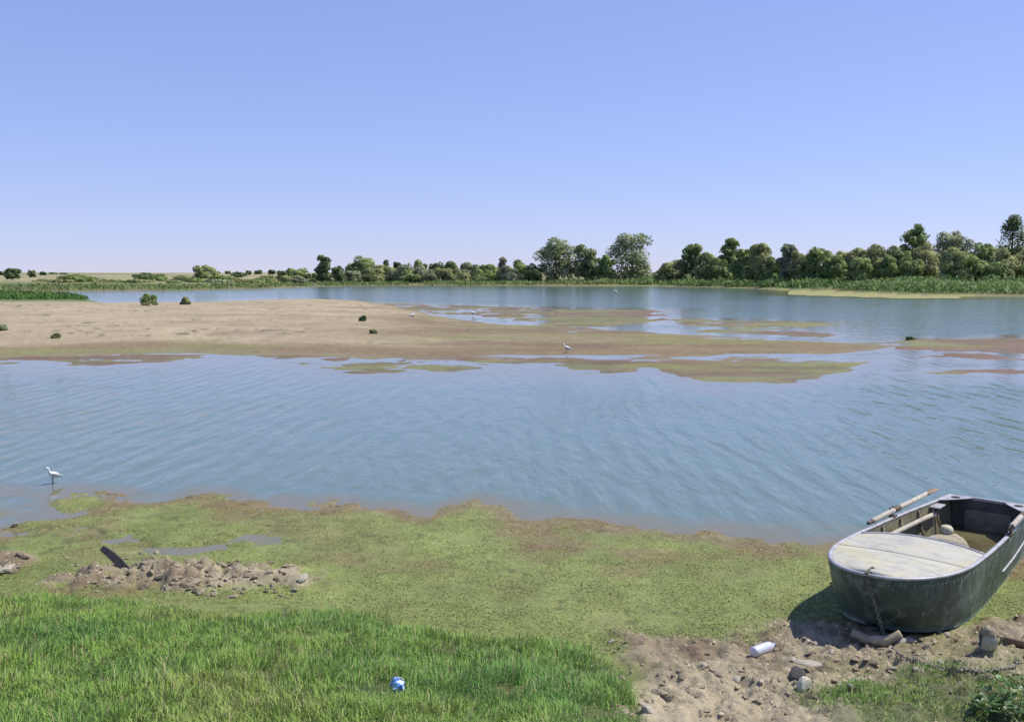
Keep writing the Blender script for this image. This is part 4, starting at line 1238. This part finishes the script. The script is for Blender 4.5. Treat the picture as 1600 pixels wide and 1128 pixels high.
def build_litter():
    # curved log under the bow
    a, b, c, d = on_ground(1330, 1003), on_ground(1352, 1008), on_ground(1382, 1013), on_ground(1408, 1010)
    V, F = knotty([a + Vector((0, 0.0, 0.085)), b + Vector((0, 0, 0.055)), c + Vector((0, 0, 0.05)), d + Vector((0, 0.02, 0.075))], [0.034, 0.038, 0.042, 0.034], 5)
    o = mesh_object('driftwood_log', V, F, speckled('driftwood', (0.30, 0.235, 0.16), (0.50, 0.43, 0.32), 9, 0.85, 0.6, 0.012), None, True)
    tag(o, 'curved pale driftwood log wedged under the bow of the boat', 'log')
    # branches right of it
    for k, (pts, r, lab) in enumerate((([(1492, 1004), (1530, 1007), (1560, 1004)], 0.02, 'thin brown branch lying behind the broken jug'),
                                       ([(1556, 1000), (1590, 1008), (1640, 1020)], 0.035, 'thick brown branch running from the broken jug along the bank'))):
        P = [on_ground(*q) + Vector((0, 0, r * 0.8)) for q in pts]
        V, F = knotty(P, [r * 0.8, r, r * 0.7], 40 + k, 9)
        o = mesh_object('driftwood_branch', V, F, M_brownwood, None, True)
        tag(o, lab, 'branch')
    # broken jug: a tilted round body, open and dark at one side, mud on its shoulder
    p = on_ground(1541, 1018)
    jug = empty('broken_jug', (p.x, p.y, p.z)); tag(jug, 'pale green broken jug with dark opening lying on the mud', 'jug')
    prof = [(0.0, 0.055), (0.03, 0.066), (0.08, 0.078), (0.13, 0.074), (0.165, 0.05), (0.18, 0.036), (0.19, 0.038)]
    V, F = [], []
    n = 18
    r = random.Random(8)
    for i, (h, q) in enumerate(prof):
        for k in range(n):
            t = 2 * math.pi * k / n
            qq = q * (1 + 0.07 * math.sin(3 * t + h * 30) + r.uniform(-.02, .02))
            V.append((math.cos(t) * qq, math.sin(t) * qq, h))
    for i in range(len(prof) - 1):
        for k in range(n):
            if 1 <= i <= 3 and k in (9, 10, 11, 12): continue          # the break
            F.append((i * n + k, i * n + (k + 1) % n, (i + 1) * n + (k + 1) % n, (i + 1) * n + k))
    F.append(tuple(range(n - 1, -1, -1)))
    o = mesh_object('jug_body', V, F, speckled('dull_green_glaze', (0.36, 0.38, 0.29), (0.52, 0.54, 0.43), 12, 0.6, 0.3), jug, True)
    m = o.modifiers.new('solid', 'SOLIDIFY'); m.thickness = 0.006
    o2 = mesh_object('mud_crust', *tube([(0, 0, 0.15), (0, 0, 0.178), (0.005, 0, 0.20)], [0.064, 0.052, 0.03], 11), M_clod, jug)
    V, F = tube([(0.05, 0.02, 0.14), (0.085, 0.03, 0.15), (0.09, 0.03, 0.10), (0.075, 0.02, 0.07)], 0.011, 7)
    mesh_object('handle', V, F, M_clod, jug, True)
    jug.rotation_euler = (0.25, 0.2, -0.9)
    # plastic bottle
    A = on_ground(1176, 1027) + Vector((0, 0, 0.045)); Bp = on_ground(1219, 1013) + Vector((0, 0, 0.055))
    d = Bp - A
    d = d.normalized()
    bot = empty('plastic_bottle', A); bot.rotation_euler = d.to_track_quat('Z', 'Y').to_euler(); tag(bot, 'pale lavender plastic bottle lying on the mud near the boat', 'bottle')
    t = NT('milky_plastic'); pr = t.principled(Roughness=0.25); pr.inputs['Base Color'].default_value = (0.60, 0.62, 0.72, 1)
    pr.inputs['Transmission Weight'].default_value = 0.15
    prof = [(0.0, 0.030), (0.006, 0.040), (0.05, 0.043), (0.058, 0.040), (0.066, 0.043), (0.12, 0.042), (0.17, 0.043), (0.178, 0.040), (0.186, 0.043), (0.22, 0.042), (0.255, 0.030), (0.28, 0.016), (0.295, 0.0145)]
    V, F = tube([(0, 0, h) for h, q in prof], [q for h, q in prof], 18)
    V = [Vector((v[0] * (1 - 0.10 * math.exp(-((v[2] - 0.14) / 0.04) ** 2)), v[1], v[2])) for v in V]
    mesh_object('bottle_body', V, F, t.m, bot, True)
    V, F = tube([(0, 0, 0.288), (0, 0, 0.292), (0, 0, 0.310), (0, 0, 0.313)], [0.015, 0.0175, 0.0175, 0.013], 16)
    tc = NT('cap_plastic'); pc = tc.principled(Roughness=0.4); pc.inputs['Base Color'].default_value = (0.13, 0.17, 0.28, 1)
    mesh_object('bottle_cap', V, F, tc.m, bot, False)
    V, F = tube([(0, 0, 0.10), (0, 0, 0.165)], [0.0438, 0.0445], 18, cap=False)
    # dark plank stuck in the mud heap
    A = on_ground(203, 893) + Vector((0, 0, -0.01)); Bz = on_ground(160, 888)
    Bp = Vector((Bz.x - 0.02, Bz.y + 0.05, Bz.z + 0.21))
    rt = empty('old_plank', A); tag(rt, 'dark weathered plank sticking up out of the mud heap', 'plank')
    d = Bp - A; L = d.length
    side = Vector((0.25, -0.9, 0.1)).normalized()
    dn = d.normalized()
    up = dn.cross(side).normalized()
    if up.z < 0: up = -up
    side = up.cross(dn)
    V, F = [], []
    prof = [(-0.12, 0.042), (0.1, 0.044), (0.4, 0.042), (0.7, 0.040), (0.95, 0.034), (1.0, 0.026)]
    for t_, hw in prof:
        bend = 0.018 * math.sin(t_ * 3.0)
        for sx, sz in ((-1, -1), (1, -1), (1, 1), (-1, 1)):
            V.append(dn * (L * t_) + up * (sz * hw + bend) + side * (sx * 0.014))
    for i in range(len(prof) - 1):
        for k in range(4):
            F.append((i * 4 + k, i * 4 + (k + 1) % 4, (i + 1) * 4 + (k + 1) % 4, (i + 1) * 4 + k))
    F += [(3, 2, 1, 0), tuple(len(V) - 4 + k for k in range(4))]
    o = mesh_object('board', V, F, speckled('dark_wood', (0.045, 0.04, 0.045), (0.11, 0.10, 0.105), 14, 0.75, 0.5, 0.006), rt); bevel(o, 0.004)
    V, F = tube([side * -0.02 + dn * (L * 0.3), side * 0.02 + dn * (L * 0.3)], [0.006, 0.006], 8)
    mesh_object('nail', V, F, M_iron, rt)
    # crumpled blue cup in the grass
    p = on_ground(622, 1085)
    cup = empty('crumpled_cup', (p.x, p.y, p.z + 0.062)); cup.rotation_euler = (math.radians(-68), 0.35, 0.5); cup.scale = (0.95, 0.95, 0.75); tag(cup, 'crumpled blue and white plastic cup lying in the grass', 'cup')
    n = 20; r = random.Random(3)
    V, F = [], []
    for i in range(9):
        t_ = i / 8
        q0 = 0.034 + 0.014 * t_
        for k in range(n):
            a = 2 * math.pi * k / n
            q = q0 * (1 + 0.30 * math.sin(3 * a + 5 * t_) * math.sin(3.3 * t_ + 1) + 0.06 * r.uniform(-1, 1))
            V.append((math.cos(a) * q, math.sin(a) * q * 0.8, -0.045 + 0.09 * t_ + 0.006 * r.uniform(-1, 1)))
    for i in range(8):
        for k in range(n): F.append((i * n + k, i * n + (k + 1) % n, (i + 1) * n + (k + 1) % n, (i + 1) * n + k))
    F.append(tuple(range(n - 1, -1, -1)))
    t = NT('blue_print'); co = t.add('ShaderNodeTexCoord').outputs['Object']
    cr = t.ramp(t.noise(22, 2, 0.5, co).outputs['Fac'], [(0.36, (0.06, 0.17, 0.55)), (0.48, (0.16, 0.33, 0.72)), (0.60, (0.60, 0.74, 0.80))])
    cr.color_ramp.interpolation = 'CONSTANT' if False else 'LINEAR'
    pc = t.principled(Roughness=0.3); t.link(cr.outputs[0], pc.inputs['Base Color'])
    o = mesh_object('cup_wall', V, F, t.m, cup, False)
    m = o.modifiers.new('solid', 'SOLIDIFY'); m.thickness = 0.0015
    V, F = tube([(math.cos(a) * 0.049, math.sin(a) * 0.040, 0.046 + 0.004 * math.sin(3 * a)) for a in np.linspace(0, 2 * math.pi, 20)], 0.003, 6, cap=False)
    tw = NT('white_plastic'); pw = tw.principled(Roughness=0.35); pw.inputs['Base Color'].default_value = (0.68, 0.76, 0.78, 1)
    mesh_object('cup_rim', V, F, tw.m, cup, True)

build_litter()

def build_plants():
    # broad-leaved plants in the lower right corner
    n = 9
    V = [(0, 0, 0)] + [(math.sin(2 * math.pi * k / n) * (0.8 + 0.2 * (k % 2)) , 0.15 + math.cos(2 * math.pi * k / n) * -(0.8 + 0.2 * (k % 2)) + 0.85, 0.10 + 0.12 * ((k * 5) % 3)) for k in range(n)]
    F = [(0, 1 + k, 1 + (k + 1) % n) for k in range(n)]
    mats = []
    for k, c in enumerate(((0.075, 0.17, 0.035), (0.12, 0.23, 0.055), (0.055, 0.13, 0.03), (0.20, 0.27, 0.14))):
        t = NT('broad_leaf_%s' % 'abcd'[k]); p = t.add('ShaderNodeBsdfPrincipled'); p.inputs['Roughness'].default_value = 0.5
        co = t.add('ShaderNodeTexCoord').outputs['Object']
        cr = t.ramp(t.noise(2.5, 3, 0.6, co).outputs['Fac'], [(0.3, tuple(q * 0.7 for q in c)), (0.7, tuple(q * 1.2 for q in c))])
        t.link(cr.outputs[0], p.inputs['Base Color'])
        tr = t.add('ShaderNodeBsdfTranslucent'); t.link(cr.outputs[0], tr.inputs['Color'])
        mx = t.add('ShaderNodeMixShader'); mx.inputs[0].default_value = 0.3; t.link(p.outputs[0], mx.inputs[1]); t.link(tr.outputs[0], mx.inputs[2]); t.link(mx.outputs[0], t.out.inputs['Surface'])
        mats.append(t.m)
    metas = []
    for m in mats:
        me = bpy.data.meshes.new('leaf'); me.from_pydata(V, [], F); me.update(); me.materials.append(m); me.shade_smooth(); metas.append(me)
    for (u, v, w, nl, lab) in ((1588, 1112, 0.30, 80, 'leafy broad-leaved weed growing at the end of the chain'), (1545, 1122, 0.12, 26, 'small broad-leaved weed beside the larger leafy one'), (1650, 1090, 0.30, 60, 'leafy weed on the bank beyond the chain end')):
        p = on_ground(u, v)
        root = empty('leafy_weed', p); tag(root, lab, 'plant')
        r = random.Random(int(u))
        stems = []
        for k in range(nl):
            a = r.uniform(0, 6.28); q = w * math.sqrt(r.random()); h = r.uniform(0.02, 0.16) * (1.15 - 0.6 * q / w) * (w / 0.22) ** 0.5
            o = bpy.data.objects.new('leaf', r.choice(metas)); o.parent = root
            o.location = (math.cos(a) * q, math.sin(a) * q, h)
            s = r.uniform(0.018, 0.034); o.scale = (s, s, s)
            o.rotation_euler = (r.uniform(-0.6, 0.7), r.uniform(-0.6, 0.6), r.uniform(0, 6.28))
            COL.objects.link(o)
            if k % 3 == 0: stems.append(tube([(0.3 * math.cos(a) * q, 0.3 * math.sin(a) * q, -0.01), (math.cos(a) * q, math.sin(a) * q, h)], [0.003, 0.002], 4))
        V2, F2 = merge(*stems)
        mesh_object('stem', V2, F2, mats[1], root)

build_plants()

def bird_mesh(parts_mat):
    """body from bill base over neck and back to tail, one skin; +Y is ahead"""
    path = [(0, 0.155, 0.375), (0, 0.135, 0.380), (0, 0.110, 0.378), (0, 0.090, 0.360), (0, 0.085, 0.325), (0, 0.075, 0.285), (0, 0.045, 0.245), (0, 0.0, 0.222), (0, -0.06, 0.20), (0, -0.12, 0.178), (0, -0.18, 0.155), (0, -0.22, 0.142)]
    rad = [0.008, 0.021, 0.026, 0.022, 0.020, 0.028, 0.052, 0.066, 0.062, 0.044, 0.022, 0.008]
    return tube(path, rad, 14)

def build_birds():
    tw = NT('white_plumage'); co = tw.add('ShaderNodeTexCoord').outputs['Object']
    p = tw.principled(Roughness=0.8); tw.link(tw.ramp(tw.noise(30, 3, 0.6, co).outputs['Fac'], [(0.3, (0.66, 0.69, 0.72)), (0.7, (0.80, 0.82, 0.84))]).outputs[0], p.inputs['Base Color'])
    tg = speckled('grey_plumage', (0.30, 0.32, 0.36), (0.42, 0.44, 0.48), 20, 0.8, 0.2)
    td = speckled('dark_horn', (0.04, 0.04, 0.045), (0.09, 0.08, 0.07), 30, 0.6, 0.1)
    root = empty('wading_bird')
    V, F = bird_mesh(None)
    body = mesh_object('body', V, F, tw.m, root, True)
    V, F = tube([(0, 0.152, 0.374), (0, 0.18, 0.368), (0, 0.205, 0.362)], [0.007, 0.005, 0.0015], 8)
    mesh_object('bill', V, F, td, root, True)
    for sx in (-1, 1):
        V, F = tube([(sx * 0.045, 0.045, 0.235), (sx * 0.062, -0.02, 0.215), (sx * 0.052, -0.10, 0.188), (sx * 0.022, -0.19, 0.165), (sx * 0.006, -0.25, 0.145)], [0.016, 0.04, 0.04, 0.022, 0.004], 10, 0.9)
        V = [Vector((v[0] * 0.6 + sx * 0.025, v[1], v[2])) for v in V]
        mesh_object('wing', V, F, tg, root, True)
        V, F = tube([(sx * 0.025, -0.005, 0.18), (sx * 0.024, 0.012, 0.10), (sx * 0.025, 0.0, -0.10)], [0.010, 0.006, 0.006], 7)
        mesh_object('leg', V, F, td, root, True)
        V, F = tube([(sx * 0.019, 0.135, 0.386), (sx * 0.024, 0.135, 0.386)], [0.005, 0.003], 8)
        mesh_object('eye', V, F, td, root)
    def place(o, u, v, z, s, rz, lab, group=None):
        x, y = unproject(u, v, z)
        o.location = (x, y, z); o.scale = (s, s, s); o.rotation_euler = (0, 0, rz)
        tag(o, lab, 'bird', group)
    place(root, 83, 756, 0.0, 0.68, math.radians(142), 'white grey-winged bird wading in the shallows by the weed edge')
    def copy_tree(o):
        c = o.copy(); COL.objects.link(c)
        for ch in o.children:
            k = ch.copy(); COL.objects.link(k); k.parent = c
        return c
    for (u, v, s, rz, lab) in ((885, 551, 1.0, 80, 'white bird standing on the damp brown edge of the sand bar'), (645, 498, 1.25, -60, 'white bird on the sand by the shallow pools'),
                               (739, 496, 1.4, 100, 'white bird standing in the shallow pools behind the sand bar'), (962, 442, 1.9, 60, 'white bird among the reeds below the big willow')):
        q = on_ground(u, v)
        c = copy_tree(root)
        c.location = (q.x, q.y, max(q.z, 0.0) - 0.02); c.scale = (s, s, s); c.rotation_euler = (0, 0, math.radians(rz))
        tag(c, lab, 'bird', 'white birds far out')

build_birds()
